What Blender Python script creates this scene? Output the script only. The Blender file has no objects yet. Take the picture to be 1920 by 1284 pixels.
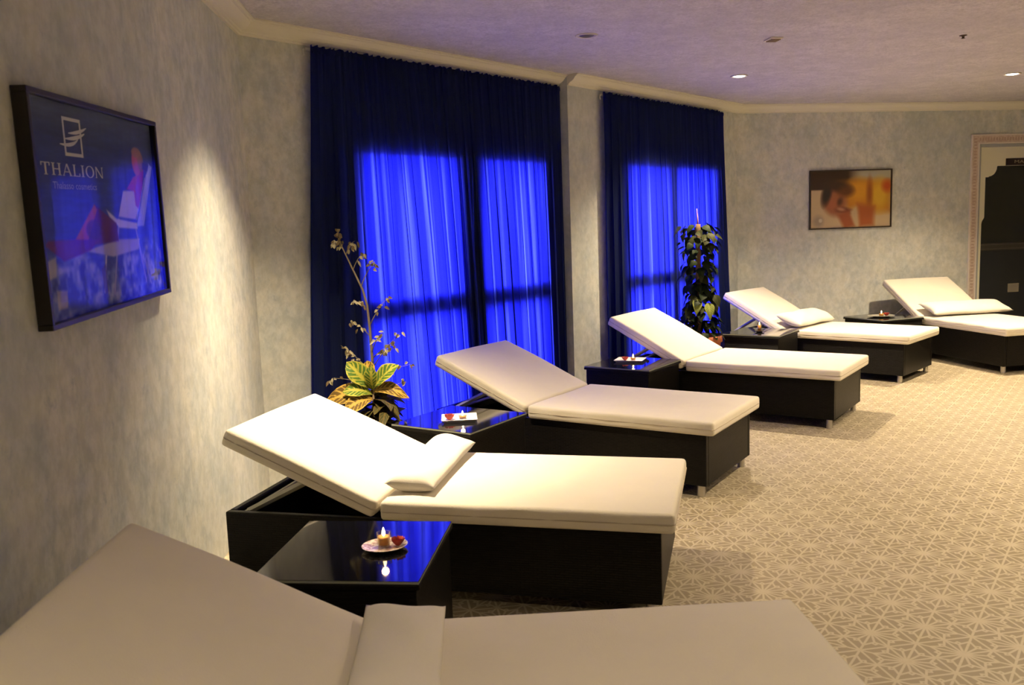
import bpy, bmesh, math, random
import numpy as np
from mathutils import Vector, Matrix
random.seed(7)
rng = np.random.default_rng(7)
SC = bpy.context.scene
COL = SC.collection
PI = math.pi

# ------------------------------------------------------------------ camera
F_PX, PITCH, ROLL, CAM_H = 1656.48, 0.12898, 0.03545, 1.5474
cd = bpy.data.cameras.new('camera')
cam = bpy.data.objects.new('camera', cd)
COL.objects.link(cam)
cd.sensor_width = 36.0
cd.lens = 36.0 * F_PX / 1920.0
cd.clip_start = 0.05
cp_, sp_, cr_, sr_ = math.cos(PITCH), math.sin(PITCH), math.cos(ROLL), math.sin(ROLL)
_x = Vector((1, 0, 0)); _u0 = Vector((0, sp_, cp_)); _d = Vector((0, cp_, -sp_))
_r = _x * cr_ - _u0 * sr_
_u = _x * sr_ + _u0 * cr_
cam.matrix_world = Matrix(((_r.x, _u.x, -_d.x, 0), (_r.y, _u.y, -_d.y, 0), (_r.z, _u.z, -_d.z, CAM_H), (0, 0, 0, 1)))
cd.dof.use_dof = True
cd.dof.focus_distance = 5.6
cd.dof.aperture_fstop = 5.0
SC.camera = cam

# ------------------------------------------------------------------ world: overcast daylight outside the windows
w = bpy.data.worlds.new('world'); SC.world = w
w.use_nodes = True
bg = w.node_tree.nodes['Background']
bg.inputs['Color'].default_value = (0.80, 0.90, 1.0, 1)
bg.inputs['Strength'].default_value = 34.0

SC.view_settings.view_transform = 'Standard'
SC.view_settings.look = 'None'
SC.view_settings.gamma = 1.0
SC.view_settings.exposure = 0.0
SC.view_settings.use_curve_mapping = False
SC.cycles.use_denoising = True
SC.cycles.max_bounces = 8
SC.cycles.diffuse_bounces = 4
SC.cycles.adaptive_threshold = 0.03
SC.cycles.transparent_max_bounces = 12
SC.cycles.sample_clamp_indirect = 6.0
SC.cycles.caustics_reflective = False
SC.cycles.caustics_refractive = False

# lamp colour and power (the builder of the downlights uses these)
LAMP_COL = (1.0, 0.785, 0.495)
# x, y, watts, cone degrees, watts and cone of the reflector's inner beam
DOWNLIGHTS = [
    (-0.74, 4.40, 480, 92, 420, 60),
    (2.07, 7.96, 560, 120, 0, 0),
    (4.706, 8.391, 600, 124, 0, 0),
    (4.9, 5.3, 480, 150, 0, 0),  # unseen lamp, added to fill the open floor and far wall
    (2.6, 4.30, 310, 146, 0, 0),  # unseen lamp, added to brighten the lounger at the wide window
    (5.3, 1.6, 340, 150, 0, 0),  # unseen lamp, added as general fill for the room
    (0.35, 0.1, 150, 140, 0, 0),  # unseen lamp, placed to light the poster lounger
]
UNLIT = [(0.567, 6.073)]

# ------------------------------------------------------------------ room layout (wall: unit direction angle, offset along outward normal)
A_L, O_L = math.radians(94.357), 1.1210
A_W, O_1, O_2 = math.radians(49.643), 4.6102, 4.5066
A_F, O_F = math.radians(9.905), 9.4030
ZC, ZT = 2.711, 2.796          # underside of the cornice, ceiling
S_STEP = 6.130                 # where the window wall steps forward
def wp(a, o, s, z=0.0):
    u = (math.cos(a), math.sin(a)); n = (-u[1], u[0])
    return Vector((u[0] * s + n[0] * o, u[1] * s + n[1] * o, z))
def isect(a1, o1, a2, o2):
    A = np.array([[-math.sin(a1), math.cos(a1)], [-math.sin(a2), math.cos(a2)]])
    r = np.linalg.solve(A, [o1, o2]); return Vector((r[0], r[1], 0))
P_LW = isect(A_L, O_L, A_W, O_1)
P_WF = isect(A_F, O_F, A_W, O_2)
S_LW = P_LW.x * math.cos(A_W) + P_LW.y * math.sin(A_W)
S_WF = P_WF.x * math.cos(A_W) + P_WF.y * math.sin(A_W)
S_F0 = P_WF.x * math.cos(A_F) + P_WF.y * math.sin(A_F)
S_L1 = P_LW.x * math.cos(A_L) + P_LW.y * math.sin(A_L)
P_FR = wp(A_F, O_F, 10.6)
P_LB = wp(A_L, O_L, -2.4)

# ------------------------------------------------------------------ helpers
def lin(c):
    return tuple(((v / 12.92) if v <= 0.04045 else ((v + 0.055) / 1.055) ** 2.4) for v in c)
def s255(r, g, b):
    return lin((r / 255, g / 255, b / 255))
def mesh_obj(name, verts, faces, mat=None, parent=None, smooth=False):
    me = bpy.data.meshes.new(name)
    me.from_pydata([tuple(v) for v in verts], [], [tuple(f) for f in faces])
    me.update()
    if smooth:
        me.polygons.foreach_set('use_smooth', [True] * len(me.polygons))
    if mat: me.materials.append(mat)
    o = bpy.data.objects.new(name, me); COL.objects.link(o)
    if parent: o.parent = parent
    return o
def bm_obj(name, bm, mat=None, parent=None, smooth=False):
    me = bpy.data.meshes.new(name); bm.to_mesh(me); bm.free()
    if smooth: me.polygons.foreach_set('use_smooth', [True] * len(me.polygons))
    if mat: me.materials.append(mat)
    o = bpy.data.objects.new(name, me); COL.objects.link(o)
    if parent: o.parent = parent
    return o
def empty(name, loc=(0, 0, 0), rz=0.0):
    o = bpy.data.objects.new(name, None); COL.objects.link(o)
    o.location = loc; o.rotation_euler = (0, 0, rz); o.empty_display_size = 0.1
    return o
def tag(o, label=None, cat=None, group=None, kind=None):
    if label: o['label'] = label
    if cat: o['category'] = cat
    if group: o['group'] = group
    if kind: o['kind'] = kind
    return o
def copy_tree(o, parent=None):
    c = o.copy(); COL.objects.link(c)
    if parent: c.parent = parent
    for ch in list(o.children):
        copy_tree(ch, c)
    return c
BOXF = [(0, 3, 2, 1), (4, 5, 6, 7), (0, 1, 5, 4), (1, 2, 6, 5), (2, 3, 7, 6), (3, 0, 4, 7)]
def box_vf(x0, x1, y0, y1, z0, z1):
    return [(x0, y0, z0), (x1, y0, z0), (x1, y1, z0), (x0, y1, z0), (x0, y0, z1), (x1, y0, z1), (x1, y1, z1), (x0, y1, z1)]
def box(name, b, mat, parent=None, bevel=0.0, seg=2):
    bm = bmesh.new()
    vs = [bm.verts.new(v) for v in box_vf(*b)]
    for f in BOXF: bm.faces.new([vs[i] for i in f])
    if bevel > 0:
        bmesh.ops.bevel(bm, geom=list(bm.edges), offset=bevel, segments=seg, affect='EDGES', profile=0.5)
    bmesh.ops.recalc_face_normals(bm, faces=bm.faces)
    return bm_obj(name, bm, mat, parent, smooth=False)
def wall_pieces(name, a, pieces, mat, kind='structure', parent=None):
    """pieces: (s0,s1,o0,o1,z0,z1) boxes along a wall direction, joined in one mesh"""
    V, Fc = [], []
    for s0, s1, o0, o1, z0, z1 in pieces:
        k = len(V)
        for (s, o, z) in box_vf(s0, s1, o0, o1, z0, z1):
            V.append(wp(a, o, s, z))
        Fc += [tuple(i + k for i in f) for f in BOXF]
    ob = mesh_obj(name, V, Fc, mat, parent)
    if kind: ob['kind'] = kind
    return ob
def tube_vf(path, radii, seg=8, caps=True):
    V, Fc = [], []
    path = [Vector(p) for p in path]
    n = len(path)
    if not hasattr(radii, '__len__'): radii = [radii] * n
    prev = None
    for i, p in enumerate(path):
        t = (path[min(i + 1, n - 1)] - path[max(i - 1, 0)]).normalized()
        if prev is None:
            a = Vector((0, 0, 1)) if abs(t.z) < 0.9 else Vector((1, 0, 0))
            e1 = t.cross(a).normalized()
        else:
            e1 = (prev - t * prev.dot(t)).normalized()
        e2 = t.cross(e1); prev = e1
        for k in range(seg):
            an = 2 * PI * k / seg
            V.append(p + (e1 * math.cos(an) + e2 * math.sin(an)) * radii[i])
    for i in range(n - 1):
        for k in range(seg):
            a, b = i * seg + k, i * seg + (k + 1) % seg
            Fc.append((a, b, b + seg, a + seg))
    if caps:
        Fc.append(tuple(range(seg))[::-1]); Fc.append(tuple((n - 1) * seg + k for k in range(seg)))
    return V, Fc
def tube(name, path, radii, mat, parent=None, seg=8):
    V, Fc = tube_vf(path, radii, seg)
    return mesh_obj(name, V, Fc, mat, parent, smooth=True)
def lathe(name, prof, mat, parent=None, seg=32, sx=1.0, sy=1.0):
    V, Fc = [], []
    n = len(prof)
    for r, z in prof:
        for k in range(seg):
            an = 2 * PI * k / seg
            V.append((r * math.cos(an) * sx, r * math.sin(an) * sy, z))
    for i in range(n - 1):
        for k in range(seg):
            a, b = i * seg + k, i * seg + (k + 1) % seg
            Fc.append((a, b, b + seg, a + seg))
    Fc.append(tuple(range(seg))[::-1]); Fc.append(tuple((n - 1) * seg + k for k in range(seg)))
    return mesh_obj(name, V, Fc, mat, parent, smooth=True)

# ------------------------------------------------------------------ materials
def new_mat(name):
    m = bpy.data.materials.new(name); m.use_nodes = True
    nt = m.node_tree
    return m, nt, nt.nodes['Principled BSDF']
def N(nt, t, **kw):
    n = nt.nodes.new(t)
    for k, v in kw.items(): setattr(n, k, v)
    return n
def coords(nt, scale=(1, 1, 1), kind='Object', rot=(0, 0, 0)):
    tc = N(nt, 'ShaderNodeTexCoord'); mp = N(nt, 'ShaderNodeMapping')
    mp.inputs['Scale'].default_value = scale
    mp.inputs['Rotation'].default_value = rot
    nt.links.new(tc.outputs[kind], mp.inputs['Vector'])
    return mp.outputs['Vector']
def ramp(nt, fac, stops):
    r = N(nt, 'ShaderNodeValToRGB')
    el = r.color_ramp.elements
    while len(el) < len(stops): el.new(0.5)
    for e, (p, c) in zip(el, stops):
        e.position = p; e.color = tuple(c) + (1,) if len(c) == 3 else c
    nt.links.new(fac, r.inputs['Fac'])
    return r.outputs['Color']
def noise(nt, vec, scale, detail=4, rough=0.6):
    n = N(nt, 'ShaderNodeTexNoise')
    n.inputs['Scale'].default_value = scale; n.inputs['Detail'].default_value = detail; n.inputs['Roughness'].default_value = rough
    nt.links.new(vec, n.inputs['Vector'])
    return n.outputs['Fac']
def bump(nt, bsdf, h, strength, dist):
    b = N(nt, 'ShaderNodeBump'); b.inputs['Strength'].default_value = strength; b.inputs['Distance'].default_value = dist
    nt.links.new(h, b.inputs['Height']); nt.links.new(b.outputs['Normal'], bsdf.inputs['Normal'])
def mixc(nt, fac, a, b, mode='MIX'):
    m = N(nt, 'ShaderNodeMix', data_type='RGBA', blend_type=mode)
    for sock, v in ((m.inputs[0], fac), (m.inputs[6], a), (m.inputs[7], b)):
        if isinstance(v, (int, float)): sock.default_value = v
        elif isinstance(v, tuple): sock.default_value = v + (1,) if len(v) == 3 else v
        else: nt.links.new(v, sock)
    return m.outputs[2]
def plain(name, col, rough=0.5, metal=0.0, spec=0.5, coat=0.0):
    m, nt, b = new_mat(name)
    b.inputs['Base Color'].default_value = tuple(col) + (1,)
    b.inputs['Roughness'].default_value = rough; b.inputs['Metallic'].default_value = metal
    b.inputs['Specular IOR Level'].default_value = spec
    b.inputs['Coat Weight'].default_value = coat
    return m
def emit(name, col, strength):
    m, nt, b = new_mat(name)
    b.inputs['Base Color'].default_value = (0, 0, 0, 1)
    b.inputs['Emission Color'].default_value = tuple(col) + (1,)
    b.inputs['Emission Strength'].default_value = strength
    return m

def mat_sponge(name, c_hi, c_lo, c_dark, scale=1.0, zs=0.45, fine=14.0, rough=0.75, bump_s=0.25):
    m, nt, b = new_mat(name)
    v = coords(nt, (scale, scale, scale * zs))
    n1 = noise(nt, v, 4.2, 6, 0.66)
    n2 = noise(nt, v, fine, 5, 0.7)
    n3 = noise(nt, v, 0.8, 3, 0.5)
    a = ramp(nt, n1, [(0.36, c_lo), (0.60, c_hi)])
    f2 = ramp(nt, n2, [(0.40, (0, 0, 0)), (0.62, (1, 1, 1))])
    mm = mixc(nt, 0.28, a, f2, 'SOFT_LIGHT')
    f3 = ramp(nt, n3, [(0.38, (0.75, 0.75, 0.75)), (0.62, (0, 0, 0))])
    mm = mixc(nt, f3, mm, mixc(nt, 0.5, mm, c_dark))
    blot = ramp(nt, noise(nt, v, 9.0, 7, 0.74), [(0.58, (0, 0, 0)), (0.72, (0.85, 0.85, 0.85))])
    mm = mixc(nt, blot, mm, c_dark)
    nt.links.new(mm, b.inputs['Base Color'])
    b.inputs['Roughness'].default_value = rough
    b.inputs['Specular IOR Level'].default_value = 0.3
    bump(nt, b, n2, bump_s, 0.004)
    return m
M_WALL = mat_sponge('sponge_painted_wall', (0.68, 0.68, 0.62), (0.53, 0.57, 0.57), (0.37, 0.43, 0.46), scale=1.25, zs=0.8)
M_CEIL = mat_sponge('stippled_ceiling', (0.62, 0.60, 0.63), (0.51, 0.495, 0.53), (0.43, 0.42, 0.47), scale=3.2, zs=1.0, fine=16.0, bump_s=0.6)
M_CORN = plain('cornice_plaster', (0.74, 0.72, 0.62), 0.55)
M_WHITE = plain('white_paint', (0.78, 0.78, 0.74), 0.45)

def mat_floor():
    m, nt, b = new_mat('star_pattern_floor')
    a = 0.222
    v = coords(nt, (1, 1, 1), 'Object', (0, 0, math.radians(-9.0)))
    def dot(p, q):
        d = N(nt, 'ShaderNodeVectorMath', operation='DOT_PRODUCT')
        d.inputs[1].default_value = (p / a, q / a, 0)
        nt.links.new(v, d.inputs[0]); return d.outputs['Value']
    def mth(op, x, y=None, z=None):
        n = N(nt, 'ShaderNodeMath', operation=op)
        for i, t in enumerate((x, y, z)):
            if t is None: continue
            if isinstance(t, (int, float)): n.inputs[i].default_value = t
            else: nt.links.new(t, n.inputs[i])
        return n.outputs[0]
    lx = mth('WRAP', dot(1, 0), 0.5, -0.5); ly = mth('WRAP', dot(0, 1), 0.5, -0.5)
    rx = mth('ABSOLUTE', lx); ry = mth('ABSOLUTE', ly)
    rad = mth('SQRT', mth('ADD', mth('MULTIPLY', rx, rx), mth('MULTIPLY', ry, ry)))
    step = math.radians(45)
    # sixteen-rayed star: long rays every 45 degrees, short ones between, closed by a zigzag outline
    dl = mth('MULTIPLY', mth('PINGPONG', mth('DIVIDE', mth('ARCTAN2', ly, lx), step), 0.5), step)
    px = mth('MULTIPLY', rad, mth('COSINE', dl)); py = mth('MULTIPLY', rad, mth('SINE', dl))
    short = mth('ADD', mth('MULTIPLY', rad, mth('SINE', mth('SUBTRACT', step / 2, dl))), mth('GREATER_THAN', rad, 0.36))
    zz = mth('ADD', mth('MULTIPLY', px, 0.573), mth('MULTIPLY', py, 0.820))
    z1 = mth('ABSOLUTE', mth('SUBTRACT', zz, 0.2865))
    gap = mth('ADD', mth('MINIMUM', mth('SUBTRACT', 0.5, rx), mth('SUBTRACT', 0.5, ry)), mth('LESS_THAN', zz, 0.2865))
    fl = mth('ABSOLUTE', mth('SUBTRACT', mth('ADD', mth('MULTIPLY', px, 0.924), mth('MULTIPLY', py, -0.383)), 0.30))
    fl = mth('ADD', fl, mth('LESS_THAN', zz, 0.2865))
    dist = mth('MULTIPLY', mth('MINIMUM', mth('MINIMUM', mth('MINIMUM', py, short), z1), mth('MINIMUM', fl, gap)), a)
    mr = N(nt, 'ShaderNodeMapRange'); mr.interpolation_type = 'SMOOTHSTEP'
    mr.inputs['From Min'].default_value = 0.0028; mr.inputs['From Max'].default_value = 0.0062
    mr.inputs['To Min'].default_value = 1.0; mr.inputs['To Max'].default_value = 0.0
    nt.links.new(dist, mr.inputs['Value'])
    big = noise(nt, v, 0.9, 3, 0.5)
    fine = noise(nt, v, 60, 3, 0.6)
    base = ramp(nt, big, [(0.35, (0.265, 0.218, 0.145)), (0.65, (0.305, 0.252, 0.172))])
    line = ramp(nt, fine, [(0.3, (0.46, 0.40, 0.29)), (0.7, (0.50, 0.44, 0.325))])
    nt.links.new(mixc(nt, mr.outputs['Result'], base, line), b.inputs['Base Color'])
    b.inputs['Roughness'].default_value = 0.5
    bump(nt, b, mr.outputs['Result'], 0.15, 0.001)
    return m
M_FLOOR = mat_floor()

def mat_fabric(name, col, amp=0.06):
    m, nt, b = new_mat(name)
    v = coords(nt, (1, 1, 1))
    n1 = noise(nt, v, 3.0, 4, 0.6)
    n2 = noise(nt, v, 260.0, 2, 0.5)
    c = ramp(nt, n1, [(0.3, tuple(x * (1 - amp) for x in col)), (0.7, col)])
    nt.links.new(c, b.inputs['Base Color'])
    b.inputs['Roughness'].default_value = 0.85; b.inputs['Specular IOR Level'].default_value = 0.2
    b.inputs['Sheen Weight'].default_value = 0.15
    vs = coords(nt, (26, 26, 3))
    n3 = noise(nt, vs, 1.0, 3, 0.5)
    mx = mixc(nt, 0.35, n2, n3)
    bump(nt, b, mx, 0.35, 0.006)
    return m
M_CUSH = mat_fabric('cream_cushion_fabric', (0.80, 0.745, 0.64))
M_PILLOW = mat_fabric('cream_pillow_fabric', (0.82, 0.78, 0.70))
M_SEAM = plain('cushion_seam', (0.52, 0.45, 0.36), 0.8)

def mat_wicker():
    m, nt, b = new_mat('black_wicker')
    v = coords(nt, (1, 1, 1))
    sep = N(nt, 'ShaderNodeSeparateXYZ'); nt.links.new(v, sep.inputs[0])
    ad = N(nt, 'ShaderNodeMath', operation='ADD'); nt.links.new(sep.outputs[0], ad.inputs[0]); nt.links.new(sep.outputs[1], ad.inputs[1])
    cb = N(nt, 'ShaderNodeCombineXYZ'); nt.links.new(ad.outputs[0], cb.inputs[0]); nt.links.new(sep.outputs[2], cb.inputs[1])
    br = N(nt, 'ShaderNodeTexBrick'); nt.links.new(cb.outputs[0], br.inputs['Vector'])
    br.inputs['Scale'].default_value = 1.0; br.inputs['Brick Width'].default_value = 0.036; br.inputs['Row Height'].default_value = 0.010
    br.inputs['Mortar Size'].default_value = 0.0016; br.inputs['Mortar Smooth'].default_value = 0.7
    br.inputs['Color1'].default_value = (0.009, 0.0075, 0.0065, 1); br.inputs['Color2'].default_value = (0.005, 0.0042, 0.004, 1); br.inputs['Mortar'].default_value = (0.002, 0.0015, 0.0015, 1)
    nt.links.new(br.outputs['Color'], b.inputs['Base Color'])
    b.inputs['Roughness'].default_value = 0.42; b.inputs['Specular IOR Level'].default_value = 0.18
    inv = N(nt, 'ShaderNodeMath', operation='SUBTRACT'); inv.inputs[0].default_value = 1.0; nt.links.new(br.outputs['Fac'], inv.inputs[1])
    bump(nt, b, inv.outputs[0], 0.9, 0.004)
    return m
M_WICKER = mat_wicker()
M_DARKMETAL = plain('black_metal', (0.012, 0.011, 0.010), 0.45)
M_GREYMETAL = plain('grey_strut_metal', (0.36, 0.35, 0.30), 0.45, 0.2)
M_CHROME = plain('brushed_steel_leg', (0.55, 0.53, 0.50), 0.35, 0.9)
def mat_tabletop():
    m, nt, b = new_mat('smoked_glass_top')
    b.inputs['Base Color'].default_value = (0.006, 0.006, 0.007, 1)
    b.inputs['Roughness'].default_value = 0.055
    b.inputs['IOR'].default_value = 1.9
    return m
M_TOP = mat_tabletop()
M_GLASSEDGE = plain('glass_edge', (0.30, 0.32, 0.27), 0.25)

def mat_curtain():
    m, nt, b = new_mat('navy_curtain')
    nt.nodes.remove(b)
    out = nt.nodes['Material Output']
    v = coords(nt, (1, 1, 1))
    n1 = noise(nt, v, 220, 2, 0.5)
    dcol = ramp(nt, n1, [(0.3, (0.008, 0.012, 0.032)), (0.7, (0.013, 0.019, 0.048))])
    uvn = N(nt, 'ShaderNodeUVMap')
    mp = N(nt, 'ShaderNodeMapping'); mp.inputs['Scale'].default_value = (26.0, 0.35, 1)
    nt.links.new(uvn.outputs[0], mp.inputs[0])
    st = noise(nt, mp.outputs[0], 1.0, 4, 0.65)
    tcol = ramp(nt, st, [(0.32, (0.0012, 0.0014, 0.13)), (0.50, (0.0035, 0.004, 0.20)), (0.60, (0.012, 0.014, 0.27)), (0.72, (0.034, 0.042, 0.36))])
    d = N(nt, 'ShaderNodeBsdfDiffuse'); nt.links.new(dcol, d.inputs['Color'])
    t = N(nt, 'ShaderNodeBsdfTranslucent'); nt.links.new(tcol, t.inputs['Color'])
    ad = N(nt, 'ShaderNodeAddShader'); nt.links.new(d.outputs[0], ad.inputs[0]); nt.links.new(t.outputs[0], ad.inputs[1])
    nt.links.new(ad.outputs[0], out.inputs['Surface'])
    return m
M_CURT = mat_curtain()

def mat_clear(name, tint=(1, 1, 1), rough=0.02, ior=1.5, boost=1.0):
    m, nt, b = new_mat(name); nt.nodes.remove(b)
    out = nt.nodes['Material Output']
    tr = N(nt, 'ShaderNodeBsdfTransparent'); tr.inputs[0].default_value = tint + (1,)
    gl = N(nt, 'ShaderNodeBsdfGlossy'); gl.inputs['Roughness'].default_value = rough
    lw = N(nt, 'ShaderNodeLayerWeight'); lw.inputs['Blend'].default_value = 0.5
    pw = N(nt, 'ShaderNodeMath', operation='POWER'); pw.inputs[1].default_value = 5.0; nt.links.new(lw.outputs['Facing'], pw.inputs[0])
    f0 = ((ior - 1) / (ior + 1)) ** 2
    fr = N(nt, 'ShaderNodeMath', operation='MULTIPLY_ADD'); fr.inputs[1].default_value = 1 - f0; fr.inputs[2].default_value = f0; nt.links.new(pw.outputs[0], fr.inputs[0])
    mx = N(nt, 'ShaderNodeMixShader')
    nt.links.new(fr.outputs[0], mx.inputs[0]); nt.links.new(tr.outputs[0], mx.inputs[1]); nt.links.new(gl.outputs[0], mx.inputs[2])
    nt.links.new(mx.outputs[0], out.inputs['Surface'])
    return m
M_PANE = mat_clear('window_pane_glass', (0.95, 0.97, 0.97))
M_PICGLASS = mat_clear('picture_glass', (1, 1, 1), 0.03, 1.45)
M_CUPGLASS = mat_clear('candle_cup_glass', (0.95, 0.9, 0.8), 0.02, 1.4)
M_WINFRAME = plain('window_frame_paint', (0.10, 0.10, 0.11), 0.5)
M_FRAMEBLACK = plain('black_picture_frame', (0.015, 0.012, 0.011), 0.4)
M_FRAMEBROWN = plain('dark_brown_picture_frame', (0.035, 0.022, 0.015), 0.4)

# ------------------------------------------------------------------ room shell
def room_poly(z):
    return [tuple(p[:2]) + (z,) for p in (P_LB, wp(A_L, O_L, S_L1), wp(A_W, O_1, S_STEP), wp(A_W, O_2, S_STEP), P_WF, P_FR)] + [(P_FR.x, P_LB.y, z)]
def slab(name, z0, z1, mat, grow=0.0):
    pts = [(P_LB.x - .4, P_LB.y - .4), (P_LB.x - 1.2, P_LW.y + .3), (P_LW.x - .3, P_LW.y + .4), (P_WF.x - .4, P_WF.y + .5), (P_FR.x + .4, P_FR.y + .5), (P_FR.x + .4, P_LB.y - .4)]
    n = len(pts)
    V = [p + (z0,) for p in pts] + [p + (z1,) for p in pts]
    Fc = [tuple(range(n))[::-1], tuple(range(n, 2 * n))] + [(i, (i + 1) % n, n + (i + 1) % n, n + i) for i in range(n)]
    return mesh_obj(name, V, Fc, mat)
tag(slab('floor', -0.12, 0.0, M_FLOOR), 'beige tiled floor with pale star lattice pattern', 'floor', kind='structure')
tag(slab('ceiling', ZT, ZT + 0.15, M_CEIL), 'mottled lilac-grey painted ceiling', 'ceiling', kind='structure')
wl = wall_pieces('wall_left', A_L, [(-2.6, S_L1 + 0.1, O_L, O_L + 0.25, 0, ZT)], M_WALL)
tag(wl, 'blue-grey sponge painted wall carrying the beach poster', 'wall')
W1 = (3.886, 5.90, 0.03, 2.10)      # opening of window 1: s0, s1, z0, z1
W2 = (6.965, 8.735, 0.03, 2.105)
TH = 0.26
ww = wall_pieces('wall_window', A_W, [
    (S_LW - 0.2, W1[0], O_1, O_1 + TH, 0, ZT), (W1[1], S_STEP, O_1, O_1 + TH, 0, ZT), (W1[0], W1[1], O_1, O_1 + TH, W1[3], ZT), (W1[0], W1[1], O_1, O_1 + TH, 0, W1[2]),
    (S_STEP, W2[0], O_2, O_1 + TH, 0, ZT), (W2[1], S_WF + 0.25, O_2, O_1 + TH, 0, ZT), (W2[0], W2[1], O_2, O_1 + TH, W2[3], ZT), (W2[0], W2[1], O_2, O_1 + TH, 0, W2[2])], M_WALL)
tag(ww, 'blue-grey sponge painted wall with the two curtained windows', 'wall')
D0, D1, DZ = 7.265, 8.575, 2.325      # opening in the far wall
wf = wall_pieces('wall_far', A_F, [(S_F0 - 0.2, D0, O_F, O_F + TH, 0, ZT), (D1, 10.8, O_F, O_F + TH, 0, ZT), (D0, D1, O_F, O_F + TH, DZ, ZT), (D0 - .1, D1 + .1, O_F + TH, O_F + TH + .05, 0, ZT)], M_WALL)
tag(wf, 'blue-grey sponge painted wall carrying the massage picture', 'wall')
V = box_vf(P_FR.x, P_FR.x + 0.25, P_LB.y - 0.3, P_FR.y + 0.3, 0, ZT)
tag(mesh_obj('wall_right', V, BOXF, M_WALL), 'sponge painted side wall outside the view', 'wall', kind='structure')
V = box_vf(P_LB.x - 0.5, P_FR.x + 0.3, P_LB.y - 0.25, P_LB.y, 0, ZT)
tag(mesh_obj('wall_back', V, BOXF, M_WALL), 'sponge painted wall behind the viewer', 'wall', kind='structure')

# cornice: moulded profile (projection from wall, height)
PROF = [(0.0, ZC), (0.014, ZC), (0.016, ZC + .012), (0.024, ZC + .014), (0.030, ZC + .022), (0.046, ZC + .028), (0.066, ZC + .040), (0.082, ZC + .056), (0.088, ZC + .064), (0.098, ZC + .066), (0.100, ZC + .074), (0.112, ZC + .076), (0.112, ZT + .001), (0.0, ZT + .001)]
def cornice(name, a, o, s0, s1, label):
    n = len(PROF); V = []
    for s in (s0, s1):
        for p, z in PROF: V.append(wp(a, o - p, s, z))
    Fc = [(i, (i + 1) % n, n + (i + 1) % n, n + i) for i in range(n)] + [tuple(range(n))[::-1], tuple(range(n, 2 * n))]
    ob = mesh_obj(name, V, Fc, M_CORN)
    tag(ob, label, 'cornice', kind='structure')
cornice('trim_1', A_L, O_L, -2.6, S_L1, 'cream plaster cornice above the beach poster wall')
cornice('trim_2', A_W, O_1, S_LW, S_STEP + 0.02, 'cream plaster cornice above the wide curtained window')
cornice('trim_3', A_W, O_2, S_STEP, S_WF, 'cream plaster cornice above the pillar and narrow curtained window')
cornice('trim_4', A_F, O_F, S_F0, 10.7, 'cream plaster cornice above the massage picture and doorway')

# ------------------------------------------------------------------ windows
def window(name, o, W, mull, trans, label):
    s0, s1, z0, z1 = W
    e = empty(name, wp(A_W, o, (s0 + s1) / 2, 0), A_W)
    tag(e, label, 'window', kind='structure')
    L = s1 - s0; h0, h1 = -L / 2, L / 2
    def bar(nm, a0, a1, b0, b1, y0=-0.012, y1=0.055):
        return box(nm, (a0, a1, y0, y1, b0, b1), M_WINFRAME, e)
    bar('frame', h0, h0 + 0.03, z0, z1); bar('frame', h1 - 0.03, h1, z0, z1)
    bar('frame', h0, h1, z1 - 0.03, z1); bar('frame', h0, h1, z0, z0 + 0.05)
    m0, m1 = mull[0] - (s0 + s1) / 2, mull[1] - (s0 + s1) / 2
    mid = (m0 + m1) / 2
    bar('leaf_stile', m0, mid - .003, z0, z1, -0.016, 0.060); bar('leaf_stile', mid + .003, m1, z0, z1, -0.016, 0.060)
    for (a0, a1) in ((h0 + .03, m0), (m1, h1 - .03)):
        bar('transom', a0, a1, trans[0], trans[1])
        box('pane', (a0, a1, 0.03, 0.036, trans[1], z1 - .03), M_PANE, e)
        box('pane', (a0, a1, 0.03, 0.036, z0 + .05, trans[0]), M_PANE, e)
window('window_1', O_1, W1, (4.845, 5.10), (0.965, 1.095), 'wide glazed double door glowing behind blue curtains')
window('window_2', O_2, W2, (7.765, 7.875), (0.955, 1.085), 'narrow glazed double door behind the climbing plant')
tag(wall_pieces('ground', A_W, [(-8, 20, O_1 + TH + 0.001, O_1 + 16, -0.2, -0.06)], plain('light_block_terrace', (0.22, 0.22, 0.21), 0.8)), 'unseen grey terrace added outside the windows to block light from below', 'terrace')  # unseen, added to keep light from below off the curtains
for nm, o, W in (('window_portal_wide', O_1, W1), ('window_portal_narrow', O_2, W2)):
    ld = bpy.data.lights.new(nm, 'AREA'); ld.shape = 'RECTANGLE'
    ld.size = W[1] - W[0]; ld.size_y = W[3] - W[2]
    ld.cycles.is_portal = True
    lo = bpy.data.objects.new(nm, ld); COL.objects.link(lo)
    lo.location = wp(A_W, O_1 + TH + 0.02, (W[0] + W[1]) / 2, (W[2] + W[3]) / 2)
    n = Vector((math.sin(A_W), -math.cos(A_W), 0))      # into the room
    lo.rotation_euler = n.to_track_quat('-Z', 'Y').to_euler()

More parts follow.
